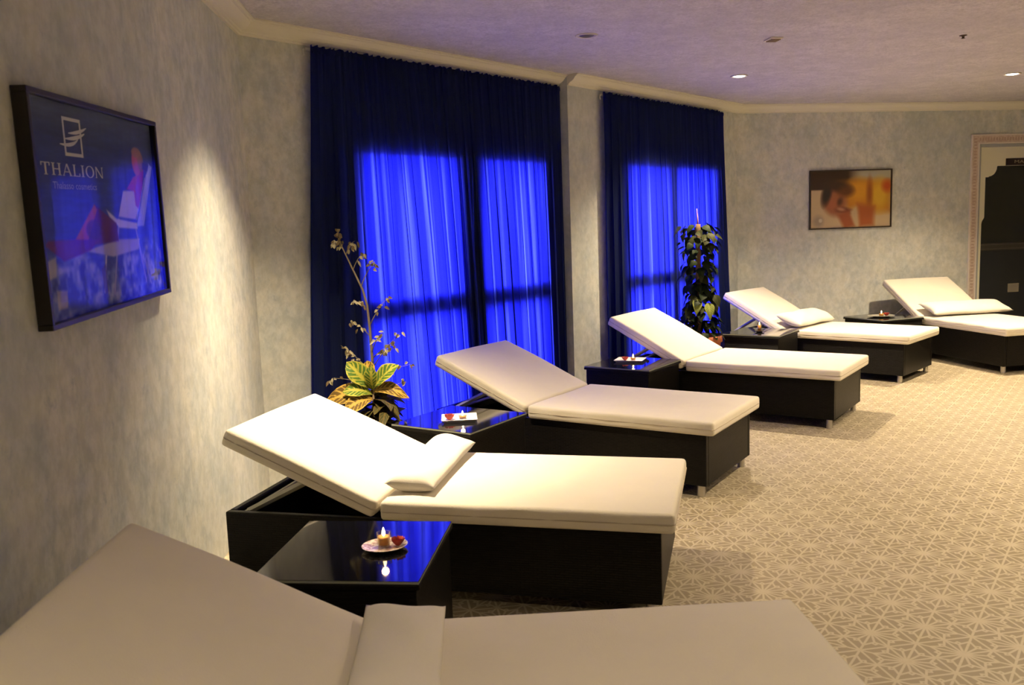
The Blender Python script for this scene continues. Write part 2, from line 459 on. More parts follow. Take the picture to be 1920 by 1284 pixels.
# ------------------------------------------------------------------ curtains
def curtain(name, o, top, bot, ztop, zbot, label, seed, folds=11, depth=0.026, slant=0.0):
    """top/bot: (s0,s1) ranges at the header and at the hem"""
    r = np.random.default_rng(seed)
    nu, nz = folds * 26, 34
    t = np.linspace(0, 1, nu)
    # irregular fold phase
    wts = r.uniform(0.55, 1.6, folds * 2)
    cum = np.concatenate([[0], np.cumsum(wts)]); cum /= cum[-1]
    ph = np.interp(t, cum, np.arange(folds * 2 + 1) * PI)
    amp = np.interp(t, np.linspace(0, 1, folds * 2 + 1), r.uniform(0.45, 1.15, folds * 2 + 1))
    fine = np.sin(t * folds * 2 * PI * 2.6 + 3 * np.sin(t * 17 + seed))
    drift = np.interp(t, np.linspace(0, 1, 9), r.uniform(-0.5, 0.5, 9))
    V, Fc, UV = [], [], []
    mid = empty(name, wp(A_W, o, (top[0] + top[1]) / 2, 0), A_W)
    s_mid = (top[0] + top[1]) / 2
    for j in range(nz):
        f = j / (nz - 1)                      # 0 at header
        z = ztop + (zbot - ztop) * f
        a0 = top[0] + (bot[0] - top[0]) * f; a1 = top[1] + (bot[1] - top[1]) * f
        k = 0.30 + 0.70 * min(1, f * 2.2) ** 0.8
        hdr = max(0.0, 1 - f * 9)
        for i in range(nu):
            y = depth * k * amp[i] * math.sin(ph[i] + 0.5 * drift[i] * f) + 0.007 * (hdr + 0.25) * fine[i]
            x = a0 + (a1 - a0) * t[i] + 0.020 * k * amp[i] * math.sin(2 * ph[i] + 0.6) + 0.03 * drift[i] * f * math.sin(PI * t[i]) + slant * f * math.sin(PI * t[i])
            zz = z + (0.006 * math.sin(ph[i] * 2) if j in (0,) else 0) 
            V.append((x - s_mid, y, zz)); UV.append((t[i] * (top[1] - top[0]), f))
    for j in range(nz - 1):
        for i in range(nu - 1):
            a = j * nu + i
            Fc.append((a, a + 1, a + nu + 1, a + nu))
    ob = mesh_obj('cloth', V, Fc, M_CURT, mid, smooth=True)
    uvl = ob.data.uv_layers.new(name='UVMap')
    idx = np.empty(len(ob.data.loops), dtype=np.int32); ob.data.loops.foreach_get('vertex_index', idx)
    uvl.data.foreach_set('uv', np.array(UV, dtype=np.float32)[idx].ravel())
    # gathered header tape
    hv, hf = [], []
    for j in range(2):
        for i in range(nu):
            x, y, z = V[i]
            hv.append((x, y - 0.006, z - 0.012 - 0.030 * j))
    for i in range(nu - 1): hf.append((i, i + 1, nu + i + 1, nu + i))
    mesh_obj('header_tape', hv, hf, M_CURT, mid, smooth=True)
    tag(mid, label, 'curtain', 'navy curtain panels')
curtain('curtain', O_1 - 0.056, (3.535, 4.81), (3.34, 4.93), 2.707, 0.02, 'navy curtain panel behind the bare-branched plant', 11, folds=12, slant=0.16)
curtain('curtain', O_1 - 0.054, (4.775, 6.085), (4.86, 6.09), 2.707, 0.02, 'navy curtain panel next to the wall pillar, behind the raised lounger back', 23, folds=12, slant=0.07)
curtain('curtain', O_2 - 0.056, (6.575, 7.73), (6.575, 7.86), 2.690, 0.02, 'navy curtain panel between the wall pillar and the climbing plant', 31, folds=10)
curtain('curtain', O_2 - 0.054, (7.70, 8.825), (7.77, 9.02), 2.690, 0.02, 'navy curtain panel behind the climbing plant, by the room corner', 45, folds=10)
def rail(o, s0, s1, z, label):
    e = empty('curtain_rail', wp(A_W, o, (s0 + s1) / 2, z), A_W)
    L = (s1 - s0) / 2
    box('track', (-L, L, -0.009, 0.009, -0.008, 0.010), M_WHITE, e, 0.003)
    for sg in (-1, 1):
        tube('end_hook', [(sg * L, 0, 0), (sg * (L + .012), -.004, -.004), (sg * (L + .016), -.006, -.022), (sg * (L + .008), -.006, -.040)], 0.005, M_WHITE, e)
    tag(e, label, 'curtain rail')
rail(O_1 - 0.012, 3.525, 6.10, 2.690, 'slim white curtain rail above the wide window')
rail(O_2 - 0.012, 6.60, 8.80, 2.672, 'slim white curtain rail above the narrow window')

# ------------------------------------------------------------------ sun loungers
LF, LB, HZ, CT, LW = 1.203, 0.744, 0.448, 0.082, 0.84
def cushion_mesh(L, Wd, T, seed):
    """rounded box u:[0,L], v:[-W/2,W/2], z:[-T,0], slightly crowned, soft corners"""
    bm = bmesh.new()
    vs = [bm.verts.new(v) for v in box_vf(0, L, -Wd / 2, Wd / 2, -T, 0)]
    for f in BOXF: bm.faces.new([vs[i] for i in f])
    bmesh.ops.bevel(bm, geom=list(bm.edges), offset=0.022, segments=3, affect='EDGES', profile=0.6)
    big = [e for e in bm.edges if e.calc_length() > 0.3]
    bmesh.ops.subdivide_edges(bm, edges=big, cuts=14, use_grid_fill=True)
    r = random.Random(seed)
    ph = [r.uniform(0, 6.28) for _ in range(6)]
    for v in bm.verts:
        x, y, z = v.co
        ex = min(x, L - x); ey = Wd / 2 - abs(y)
        edge = min(1, ex / 0.16) * min(1, ey / 0.16)
        if z > -0.03:
            v.co.z += 0.006 * max(0, edge) + 0.0025 * math.sin(x * 9 + ph[0]) * math.sin(y * 7 + ph[1])
        if z > -T + .02 and z < -.02 and ey < 0.01:
            v.co.y += 0.003 * math.sin(x * 60 + ph[2]) * (1 if y > 0 else -1)
    bmesh.ops.recalc_face_normals(bm, faces=bm.faces)
    return bm
def seam_path(L, Wd, z, r=0.024):
    p = []
    for cx, cy, a0 in ((L - r, Wd / 2 - r, 0), (r, Wd / 2 - r, 90), (r, -Wd / 2 + r, 180), (L - r, -Wd / 2 + r, 270)):
        for k in range(5):
            a = math.radians(a0 + k * 22.5)
            p.append((cx + r * math.cos(a) * 1.04, cy + r * math.sin(a) * 1.04, z))
    p.append(p[0])
    return p
def make_lounger(theta):
    e = empty('sun_lounger')
    u0, u1, hw, zb, zt = -0.735, 1.150, 0.388, 0.068, 0.362
    for sg in (-1, 1):
        y0, y1 = sorted((sg * hw, sg * (hw - 0.035)))
        box('side_panel', (u0, u1, y0, y1, zb, zt), M_WICKER, e, 0.006)
    box('end_panel', (u1 - 0.0345, u1 - .0005, -hw + .0355, hw - .0355, zb, zt), M_WICKER, e, 0.006)
    box('end_panel', (u0 + .0005, u0 + 0.0345, -hw + .0355, hw - .0355, zb, zt), M_WICKER, e, 0.006)
    box('deck', (0.0, u1 - 0.036, -hw + .0355, hw - .0355, zt - 0.03, zt - .001), M_WICKER, e)
    box('bottom_board', (u0 + .036, -0.002, -hw + .0355, hw - .0355, zb + .02, zb + .035), M_DARKMETAL, e)
    for uu in (u0 + 0.06, u1 - 0.045):
        for sg in (-1, 1):
            l = lathe('leg', [(0.0215, 0.0), (0.0225, 0.004), (0.0225, 0.066), (0.021, 0.072)], M_CHROME, e, 16)
            l.location = (uu, sg * (hw - 0.04), 0)
    # seat cushion
    c = bm_obj('seat_cushion', cushion_mesh(LF, LW, CT, 3), M_CUSH, e, smooth=True); c.location = (0.002, 0, HZ)
    tube('seam', seam_path(LF, LW, -CT * 0.52), 0.0024, M_SEAM, c, 5)
    # raised back: local x runs from hinge towards the head
    ct, st = math.cos(theta), math.sin(theta)
    bc = bm_obj('back_cushion', cushion_mesh(LB, LW, CT, 5), M_CUSH, e, smooth=True)
    bc.matrix_local = Matrix(((-ct, 0, st, -0.002), (0, -1, 0, 0), (st, 0, ct, HZ), (0, 0, 0, 1)))
    tube('seam', seam_path(LB, LW, -CT * 0.52), 0.0024, M_SEAM, bc, 5)
    bp = box('back_board', (0.0, LB - 0.03, -hw + .002, hw - .002, -CT - 0.026, -CT - 0.001), M_WICKER, e, 0.005)
    bp.matrix_local = bc.matrix_local.copy()
    # prop frame: two struts and a cross bar
    def up(x, zoff): return Vector((-ct * x + st * zoff, 0, HZ + st * x + ct * zoff))
    top = up(0.36, -CT - 0.028)
    for sg in (-1, 1):
        V, Fc = tube_vf([(u0 + 0.07, sg * 0.315, 0.345), (top.x, sg * 0.315, top.z)], 0.0145, 4)
        mesh_obj('strut', V, Fc, M_GREYMETAL, e)
    V, Fc = tube_vf([(u0 + 0.07, -0.352, 0.345), (u0 + 0.07, 0.352, 0.345)], 0.011, 6)
    mesh_obj('cross_bar', V, Fc, M_GREYMETAL, e)
    return e
LOUNGERS = [
    (-0.390, 1.987, 2.776, 26.9, 'shaded cream lounger whose raised back stands below the beach poster'),
    (-0.471, 3.934, -14.19, 23.4, 'brightly lit white lounger with a pillow, behind the round candle plate table'),
    (0.305, 5.751, -32.89, 22.8, 'pillowless cream lounger raised in front of the wide blue window'),
    (1.610, 7.294, -34.87, 27.4, 'pillowless cream lounger raised in front of the narrow blue window'),
    (3.008, 9.062, -43.1, 28.8, 'cream lounger with a pillow by the corner beside the blue curtain'),
    (4.801, 9.504, -77.6, 29.9, 'cream lounger with a pillow standing beside the dark doorway'),
]
LOUNGE_OBJ = []
for x, y, yaw, th, lab in LOUNGERS:
    e = make_lounger(math.radians(th)); e.location = (x, y, 0); e.rotation_euler = (0, 0, math.radians(yaw))
    tag(e, lab, 'lounger', 'sun loungers along the walls'); LOUNGE_OBJ.append(e)

# ------------------------------------------------------------------ pillows
def make_pillow(length, width, thick, seed):
    nu, nv = 26, 40
    r = random.Random(seed); ph = [r.uniform(0, 6.28) for _ in range(6)]
    V, Fc = [], []
    for side in (1, -1):
        for j in range(nv):
            for i in range(nu):
                a = -1 + 2 * i / (nu - 1); b = -1 + 2 * j / (nv - 1)
                pr = max(0.0, (1 - abs(a) ** 2.4)) ** 0.60 * max(0.0, (1 - abs(b) ** 11)) ** 0.5
                x = width / 2 * a * (1 - 0.03 * (1 - b * b)) ; y = length / 2 * b * (1 - 0.045 * (1 - a * a))
                z = thick / 2 * pr * side + 0.004 * math.sin(3 * a + ph[0]) * math.sin(5 * b + ph[1]) + 0.010 * math.sin(2.2 * b + ph[2]) * (abs(b) ** 2)
                if side > 0: z += 0.003 * math.sin(9 * b + 4 * a + ph[3]) * pr
                V.append((x, y, z))
        o = 0 if side > 0 else nu * nv
        for j in range(nv - 1):
            for i in range(nu - 1):
                q = (o + j * nu + i, o + j * nu + i + 1, o + (j + 1) * nu + i + 1, o + (j + 1) * nu + i)
                Fc.append(q if side > 0 else q[::-1])
    bm = bmesh.new(); vs = [bm.verts.new(v) for v in V]
    for f in Fc: bm.faces.new([vs[i] for i in f])
    bmesh.ops.remove_doubles(bm, verts=bm.verts, dist=0.0004)
    return bm
def put_pillow(li, u, v, z, length, width, thick, tilt, label, seed, twist=0.0):
    x, y, yaw, th, _ = LOUNGERS[li]; a = math.radians(yaw)
    o = bm_obj('pillow', make_pillow(length, width, thick, seed), M_PILLOW, None, smooth=True)
    M = Matrix.Translation((x, y, 0)) @ Matrix.Rotation(a, 4, 'Z') @ Matrix.Translation((u, v, z)) @ Matrix.Rotation(math.radians(twist), 4, 'Z') @ Matrix.Rotation(math.radians(tilt), 4, 'Y')
    o.matrix_world = M
    tag(o, label, 'pillow', 'thin cream pillows on the loungers')
put_pillow(0, 0.082, 0.000, 0.488, 0.80, 0.225, 0.070, 4, 'shaded cream pillow in the fold of the lounger below the beach poster', 1)
put_pillow(1, 0.085, 0.045, 0.499, 0.76, 0.215, 0.090, 6, 'brightly lit white pillow in the fold of the lounger by the candle plate', 2, 3)
put_pillow(4, 0.035, 0.0, 0.533, 0.84, 0.28, 0.105, 19, 'cream pillow on the corner lounger beside the blue curtain', 3)
put_pillow(5, 0.045, 0.10, 0.530, 0.98, 0.28, 0.10, 19, 'cream pillow overhanging the lounger beside the dark doorway', 4)

# ------------------------------------------------------------------ side tables
TH_ = 0.46
def make_table():
    e = empty('side_table')
    a, b = 0.280, 0.290
    box('body', (-a + .012, a - .012, -b + .012, b - .012, 0.03, TH_ - .027), M_WICKER, e, 0.006)
    box('rim', (-a, a, -b, b, TH_ - .029, TH_ - .0108), M_WICKER, e, 0.004)
    box('glass_top', (-a + .004, a - .004, -b + .004, b - .004, TH_ - .0106, TH_ - .0004), M_TOP, e, 0.001, 1)
    V = []
    for (x, y) in ((-a, -b), (a, -b), (a, b), (-a, b)):
        f = 1 - .0026 / a
        V += [(x * f, y * f, TH_ - .0095), (x * f, y * f, TH_ - .0015)]
    mesh_obj('glass_edge', V, [(2 * i, 2 * ((i + 1) % 4), 2 * ((i + 1) % 4) + 1, 2 * i + 1) for i in range(4)], M_GLASSEDGE, e)
    for sx in (-1, 1):
        for sy in (-1, 1):
            l = lathe('foot', [(0.02, 0), (0.02, 0.031)], M_CHROME, e, 12); l.location = (sx * .24, sy * .25, 0)
    return e
TABLES = [
    (-0.560, 2.965, -6.8, 'black wicker side table with a glass top and a round candle plate'),
    (-0.317, 5.047, -33.0, 'black wicker side table holding a square white tray beside the croton'),
    (0.948, 6.888, -34.5, 'black wicker side table against the wall pillar'),
    (2.433, 8.550, -36.0, 'black wicker side table by the terracotta plant pot'),
    (4.010, 9.470, -68.0, 'black wicker side table below the massage picture'),
]
t0 = make_table()
TOPZ = []
for i, (x, y, a, lab) in enumerate(TABLES):
    e = t0 if i == 0 else copy_tree(t0)
    e.location = (x, y, 0); e.rotation_euler = (0, 0, math.radians(a))
    tag(e, lab, 'side table', 'wicker side tables between the loungers'); TOPZ.append(TH_)

# ------------------------------------------------------------------ candles, plates and trays
M_CERAMIC = None
def mat_ceramic():
    m, nt, b = new_mat('patterned_ceramic')
    v = coords(nt, (1, 1, 1))
    n1 = noise(nt, v, 70, 3, 0.6)
    c = ramp(nt, n1, [(0.45, (0.78, 0.72, 0.70)), (0.56, (0.40, 0.28, 0.28))])
    nt.links.new(c, b.inputs['Base Color']); b.inputs['Roughness'].default_value = 0.25
    return m
M_CERAMIC = mat_ceramic()
M_PORC = plain('white_porcelain', (0.80, 0.78, 0.76), 0.25)
M_WAX = plain('amber_wax', (0.62, 0.36, 0.14), 0.5)
M_FLAME = emit('candle_flame', (1.0, 0.80, 0.48), 12.0)
M_RED = plain('red_petal', (0.30, 0.03, 0.02), 0.6)
def candle(loc, label, r=0.026, h=0.062, glow=True, watts=0.5):
    e = empty('votive_candle', loc)
    lathe('glass_cup', [(r * .80, 0), (r * .86, .002), (r, h), (r * .94, h), (r * .80, .006), (0.001, .005)], M_CUPGLASS, e, 20)
    lathe('wax', [(r * .76, 0.007), (r * .88, h * .72), (0.002, h * .70)], M_WAX, e, 20)
    tube('wick', [(0, 0, h * .70), (0, 0, h * .86)], 0.0012, M_DARKMETAL, e, 5)
    lathe('flame', [(0.001, h * .72), (0.0055, h * .72 + .006), (0.0065, h * .72 + .011), (0.0045, h * .72 + .020), (0.0008, h * .72 + .032)], M_FLAME, e, 12)
    ld = bpy.data.lights.new('candle_glow', 'POINT'); ld.energy = watts; ld.color = (1.0, 0.62, 0.28); ld.shadow_soft_size = 0.012
    lo = bpy.data.objects.new('candle_glow', ld); COL.objects.link(lo); lo.parent = e; lo.location = (0, 0, h * .72 + .045)
    tag(e, label, 'candle', 'lit votive candles on the side tables')
    return e
def plate(loc, rz, label, sx=1.0, sy=1.0, mat=None, r=0.085):
    e = lathe('plate', [(r * .55, 0.0), (r * .62, 0.004), (r * .98, 0.013), (r, 0.0155), (r * .97, 0.0155), (r * .60, 0.007), (0.002, 0.006)], mat or M_CERAMIC, None, 36, sx, sy)
    e.location = loc; e.rotation_euler = (0, 0, rz)
    tag(e, label, 'plate', 'candle dishes on the side tables')
    return e
def square_tray(loc, rz, a, b, label):
    e = empty('tray', loc, rz)
    V = []
    for (sx, sy) in ((-1, -1), (1, -1), (1, 1), (-1, 1)):
        V += [(sx * a * .42, sy * b * .42, 0), (sx * a / 2, sy * b / 2, .016), (sx * a * .48, sy * b * .48, .016), (sx * a * .41, sy * b * .41, .005)]
    Fc = []
    for i in range(4):
        k, q = 4 * i, 4 * ((i + 1) % 4)
        for l in range(3): Fc.append((k + l, q + l, q + l + 1, k + l + 1))
    Fc += [(12, 8, 4, 0), (3, 7, 11, 15)]
    mesh_obj('dish', V, Fc, M_PORC, e)
    tag(e, label, 'tray', 'candle dishes on the side tables')
    return e
def rosebud(loc, label, r=0.022, seed=1):
    """dried red flower head: nested cupped petals"""
    e = empty('dried_flower', loc, seed * 1.3)
    for ring, (n, rr, tl) in enumerate(((5, r, 0.75), (4, r * .72, 0.40), (3, r * .42, 0.15))):
        for k in range(n):
            a0 = 2 * PI * (k + 0.5 * ring) / n
            V, Fc = [], []
            for i in range(4):
                f = i / 3; z = f * r * 1.25; out = rr * (0.35 + 0.65 * math.sin(f * 1.6)) + tl * r * .3 * f
                for j in range(5):
                    a = a0 + (j - 2) * 0.36 * (0.5 + 0.6 * math.sin(PI * min(1, f * .8 + .15)))
                    V.append((out * math.cos(a), out * math.sin(a), z + (0.002 if j in (0, 4) else 0)))
            for i in range(3):
                for j in range(4):
                    q = i * 5 + j; Fc.append((q, q + 1, q + 6, q + 5))
            mesh_obj('petal', V, Fc, M_RED, e, smooth=True)
    tag(e, label, 'flower', 'dried red flowers beside the candles')
z = TOPZ[0]
plate((-0.466, 2.950, z), 0.25, 'round patterned plate with candle on the table by the bright lounger', 1.0, 0.88, None, 0.080)
candle((-0.470, 2.962, z + .006), 'tall lit candle on the round patterned plate', 0.025, 0.048)
rosebud((-0.420, 2.955, z + .009), 'dried red flower on the round patterned plate', 0.020, 1)
z = TOPZ[1]
square_tray((-0.320, 5.010, z), math.radians(4), 0.205, 0.19, 'square white porcelain tray on the table beside the croton')
rosebud((-0.375, 4.985, z + .006), 'dried red flower on the square white tray', 0.024, 2)
candle((-0.300, 5.005, z + .006), 'low candle in the square white tray', 0.024, 0.022, watts=0.25)
z = TOPZ[2]
square_tray((0.940, 6.98, z), math.radians(-20), 0.23, 0.19, 'white porcelain tray on the table against the wall pillar')
candle((0.960, 6.96, z + .006), 'small lit candle on the tray by the wall pillar', 0.022, 0.030)
rosebud((0.898, 6.98, z + .006), 'dried red flower on the tray by the wall pillar', 0.022, 3)
z = TOPZ[3]
plate((2.405, 8.51, z), 0.0, 'small dark saucer on the table by the terracotta pot', 1, 1, plain('dark_saucer', (0.05, 0.04, 0.04), .3), 0.048)
candle((2.405, 8.51, z + .006), 'tall lit candle on the dark saucer', 0.020, 0.085)
z = TOPZ[4]
plate((3.98, 9.45, z), 0.0, 'shallow glassy plate on the table below the massage picture', 1.25, 1.0, plain('grey_glass_plate', (0.28, 0.27, 0.24), .15), 0.115)
candle((3.975, 9.43, z + .007), 'small lit candle on the plate below the massage picture', 0.026, 0.040)
rosebud((4.035, 9.44, z + .009), 'dried red flower on the plate below the massage picture', 0.025, 5)

# ------------------------------------------------------------------ flat prints: vertex-coloured panels (print only)
def print_panel(name, W, H, nx, ny, rgb, mat, parent):
    """rgb: array (ny,nx,3) in sRGB 0..1, row 0 at the bottom; panel in local xz plane facing -y"""
    xs = np.linspace(-W / 2, W / 2, nx); zs = np.linspace(-H / 2, H / 2, ny)
    X, Z = np.meshgrid(xs, zs)
    co = np.stack([X, np.zeros_like(X), Z], -1).reshape(-1, 3)
    idx = np.arange(nx * ny).reshape(ny, nx)
    q = np.stack([idx[:-1, :-1], idx[:-1, 1:], idx[1:, 1:], idx[1:, :-1]], -1).reshape(-1, 4)
    me = bpy.data.meshes.new(name)
    me.vertices.add(len(co)); me.vertices.foreach_set('co', co.astype(np.float32).ravel())
    me.loops.add(q.size); me.loops.foreach_set('vertex_index', q.astype(np.int32).ravel())
    me.polygons.add(len(q)); me.polygons.foreach_set('loop_start', np.arange(0, q.size, 4, dtype=np.int32))
    me.update(calc_edges=True)
    at = me.color_attributes.new('ink', 'FLOAT_COLOR', 'POINT')
    c = np.clip(rgb, 0, 1); c = np.where(c <= 0.04045, c / 12.92, ((c + 0.055) / 1.055) ** 2.4)
    at.data.foreach_set('color', np.concatenate([c, np.ones(c.shape[:2] + (1,))], -1).astype(np.float32).ravel())
    me.materials.append(mat)
    o = bpy.data.objects.new(name, me); COL.objects.link(o); o.parent = parent
    return o
def mat_print(name):
    m, nt, b = new_mat(name)
    at = N(nt, 'ShaderNodeAttribute'); at.attribute_name = 'ink'
    nt.links.new(at.outputs['Color'], b.inputs['Base Color'])
    b.inputs['Roughness'].default_value = 0.6
    return m
M_PRINT = mat_print('printed_paper')
M_INKWHITE = plain('white_print_ink', (0.72, 0.72, 0.68), 0.6)
class Paint:
    def __init__(s, nx, ny, asp):
        s.U, s.V = np.meshgrid(np.linspace(0, 1, nx), np.linspace(0, 1, ny)); s.asp = asp
        s.I = np.zeros((ny, nx, 3))
    def blend(s, m, c, a=1.0):
        m = np.clip(m, 0, 1)[..., None] * a
        s.I = s.I * (1 - m) + np.array(c) / 255.0 * m
    def ell(s, cx, cy, rx, ry, c, ang=0.0, soft=0.25, a=1.0):
        dx = (s.U - cx) * s.asp; dy = s.V - cy
        ca, sa = math.cos(math.radians(ang)), math.sin(math.radians(ang))
        x = (dx * ca + dy * sa) / (rx * s.asp); y = (-dx * sa + dy * ca) / ry
        s.blend((1 - np.sqrt(x * x + y * y)) / soft + 0.5, c, a)
    def poly(s, pts, c, soft=0.012, a=1.0):
        d = np.full(s.U.shape, 1e9); inside = np.zeros(s.U.shape, bool)
        n = len(pts)
        for i in range(n):
            (x0, y0), (x1, y1) = pts[i], pts[(i + 1) % n]
            ex, ey = (x1 - x0) * s.asp, y1 - y0
            px, py = (s.U - x0) * s.asp, s.V - y0
            t = np.clip((px * ex + py * ey) / (ex * ex + ey * ey + 1e-12), 0, 1)
            d = np.minimum(d, np.hypot(px - t * ex, py - t * ey))
            cond = ((y0 > s.V) != (y1 > s.V)) & (s.U < (x1 - x0) * (s.V - y0) / (y1 - y0 + 1e-12) + x0)
            inside ^= cond
        s.blend(np.where(inside, d, -d) / soft + 0.5, c, a)
    def line(s, pts, w, c, soft=0.006, a=1.0):
        d = np.full(s.U.shape, 1e9)
        for (x0, y0), (x1, y1) in zip(pts[:-1], pts[1:]):
            ex, ey = (x1 - x0) * s.asp, y1 - y0
            px, py = (s.U - x0) * s.asp, s.V - y0
            t = np.clip((px * ex + py * ey) / (ex * ex + ey * ey + 1e-12), 0, 1)
            d = np.minimum(d, np.hypot(px - t * ex, py - t * ey))
        s.blend((w / 2 - d) / soft + 0.5, c, a)
def vnoise(nx, ny, cx, cy, seed):
    r = np.random.default_rng(seed); g = r.random((cy + 2, cx + 2))
    x = np.linspace(0, cx, nx); y = np.linspace(0, cy, ny)
    xi = x.astype(int); yi = y.astype(int); fx = (x - xi)[None, :]; fy = (y - yi)[:, None]
    fx = fx * fx * (3 - 2 * fx); fy = fy * fy * (3 - 2 * fy)
    a = g[yi][:, xi]; b = g[yi][:, xi + 1]; c = g[yi + 1][:, xi]; d = g[yi + 1][:, xi + 1]
    return a * (1 - fx) * (1 - fy) + b * fx * (1 - fy) + c * (1 - fx) * fy + d * fx * fy

def picture(name, a, o, s, z, W, H, rot, depth, border, frame_mat, label, cat):
    e = empty(name, wp(a, o - depth, s, z), a)
    e.rotation_euler = (0, rot, a)
    y0, y1 = 0.0, depth
    for b in ((-W / 2, W / 2, y0, y1, H / 2 - border, H / 2), (-W / 2, W / 2, y0, y1, -H / 2, -H / 2 + border),
              (-W / 2, -W / 2 + border, y0 + .0003, y1, -H / 2 + border, H / 2 - border), (W / 2 - border, W / 2, y0 + .0003, y1, -H / 2 + border, H / 2 - border)):
        box('frame_bar', b, frame_mat, e, 0.0015, 1)
    box('back_board', (-W / 2 + border, W / 2 - border, depth * .6, depth - .002, -H / 2 + border, H / 2 - border), frame_mat, e)
    gx, gz, gy = W / 2 - border, H / 2 - border, depth * .15
    mesh_obj('glass', [(-gx, gy, -gz), (gx, gy, -gz), (gx, gy, gz), (-gx, gy, gz)], [(0, 1, 2, 3)], M_PICGLASS, e)
    tag(e, label, cat)
    return e
# --- beach poster
PW, PH = 1.095, 0.662
poster = picture('poster', A_L, O_L, 3.065, 1.655, PW, PH, -0.030, 0.042, 0.016, M_FRAMEBLACK,
                 'black-framed blue beach poster with white THALION lettering', 'poster')
nx, ny = 330, 210
p = Paint(nx, ny, PW / PH)
t = p.V[..., None]
sky, mid, low = np.array((88, 100, 118)) / 255, np.array((52, 66, 104)) / 255, np.array((40, 62, 170)) / 255
p.I = np.where(t > 0.86, mid + (sky - mid) * (t - 0.86) / 0.14, low + (mid - low) * np.clip((t - 0.55) / 0.31, 0, 1))
wv = vnoise(nx, ny, 9, 46, 3) * 0.6 + vnoise(nx, ny, 22, 90, 4) * 0.4
p.I *= (0.86 + 0.28 * wv)[..., None]
shore = 0.30 + 0.03 * np.sin(p.U * 9) + 0.02 * np.sin(p.U * 31)
fm = np.clip((shore - p.V) / 0.06, 0, 1)
foam = vnoise(nx, ny, 26, 18, 8) * 0.6 + vnoise(nx, ny, 60, 40, 9) * 0.4
p.blend(fm * np.clip((foam - 0.30) * 2.2, 0, 1), (168, 172, 215), 0.9)
p.blend(fm * np.clip((0.42 - foam) * 3.0, 0, 1), (52, 60, 150), 0.8)
# chair
wht, shd = (214, 208, 232), (150, 146, 206)
p.line([(0.60, 0.44), (0.50, 0.06)], 0.020, shd); p.line([(0.755, 0.38), (0.81, 0.08)], 0.020, shd); p.line([(0.46, 0.26), (0.42, 0.08)], 0.018, wht)
p.line([(0.82, 0.20), (0.86, 0.06)], 0.012, shd)
p.poly([(0.30, 0.30), (0.58, 0.34), (0.78, 0.33), (0.76, 0.27), (0.52, 0.25)], (176, 170, 214))
p.poly([(0.50, 0.50), (0.58, 0.45), (0.77, 0.42), (0.77, 0.385), (0.60, 0.40), (0.52, 0.46)], wht)
p.poly([(0.95, 0.77), (0.985, 0.75), (0.84, 0.40), (0.76, 0.40), (0.80, 0.46)], (160, 168, 224))
for k in range(4):
    f = k / 3; p.line([(0.955 - 0.02 * k, 0.74 - 0.02 * k), (0.83 - 0.02 * k, 0.44)], 0.010, wht, a=0.7)
# seated figure: legs, dress, arm, head
skin, shade_s, mag = (176, 84, 78), (98, 30, 96), (158, 44, 116)
p.poly([(0.41, 0.525), (0.575, 0.425), (0.58, 0.33), (0.40, 0.325), (0.33, 0.345)], (92, 30, 110))
p.poly([(0.405, 0.527), (0.425, 0.50), (0.33, 0.345), (0.23, 0.35)], skin)
p.poly([(0.23, 0.362), (0.42, 0.345), (0.34, 0.30), (0.15, 0.265), (0.04, 0.345), (0.06, 0.365)], (104, 34, 108))
p.ell(0.385, 0.40, 0.06, 0.05, (70, 50, 84), a=0.7)
p.poly([(0.665, 0.60), (0.78, 0.605), (0.80, 0.50), (0.76, 0.44), (0.60, 0.46)], (208, 198, 220))
p.poly([(0.77, 0.63), (0.84, 0.70), (0.90, 0.75), (0.86, 0.62), (0.80, 0.50), (0.775, 0.52)], mag)
p.poly([(0.70, 0.61), (0.775, 0.68), (0.83, 0.70), (0.78, 0.60)], (176, 62, 92))
p.ell(0.822, 0.765, 0.045, 0.078, (190, 92, 92), 8)
p.ell(0.865, 0.775, 0.030, 0.060, (150, 112, 70), 10, a=0.9)
p.ell(0.828, 0.823, 0.046, 0.030, (160, 118, 78), 0, a=0.9)
p.poly([(0.885, 0.77), (0.95, 0.76), (0.93, 0.72), (0.88, 0.73)], (42, 44, 88))
p.poly([(0.02, 0.27), (0.10, 0.29), (0.09, 0.20), (0.03, 0.19)], (196, 190, 196), a=0.8)
p.poly([(0.08, 0.14), (0.15, 0.13), (0.14, 0.05), (0.08, 0.05)], (206, 190, 180), a=0.7)
p.poly([(0.41, 0.20), (0.45, 0.22), (0.45, 0.08), (0.42, 0.06)], (74, 60, 110), a=0.8)
pp = print_panel('print', PW - 0.03, PH - 0.03, nx, ny, p.I, M_PRINT, poster); pp.location = (0, 0.022, 0)
def flat(name, polys, mat, parent, W, H, y):
    """thin ink shapes given in unit coordinates of the print, slightly above the paper"""
    V, Fc = [], []
    for pl in polys:
        k = len(V)
        for (u, v) in pl: V.append(((u - .5) * W, y, (v - .5) * H))
        Fc.append(tuple(range(k, k + len(pl))))
    return mesh_obj(name, V, Fc, mat, parent)
E_ = []
x0, x1, z0, z1, b1, b2 = 0.232, 0.360, 0.754, 0.936, 0.011, 0.016
E_ += [[(x0, z0), (x1, z0), (x1, z0 + b2), (x0, z0 + b2)], [(x0, z1 - b2), (x1, z1 - b2), (x1, z1), (x0, z1)],
       [(x0, z0 + b2), (x0 + b1, z0 + b2), (x0 + b1, z1 - b2), (x0, z1 - b2)], [(x1 - b1, z0 + b2), (x1, z0 + b2), (x1, z1 - b2), (x1 - b1, z1 - b2)]]
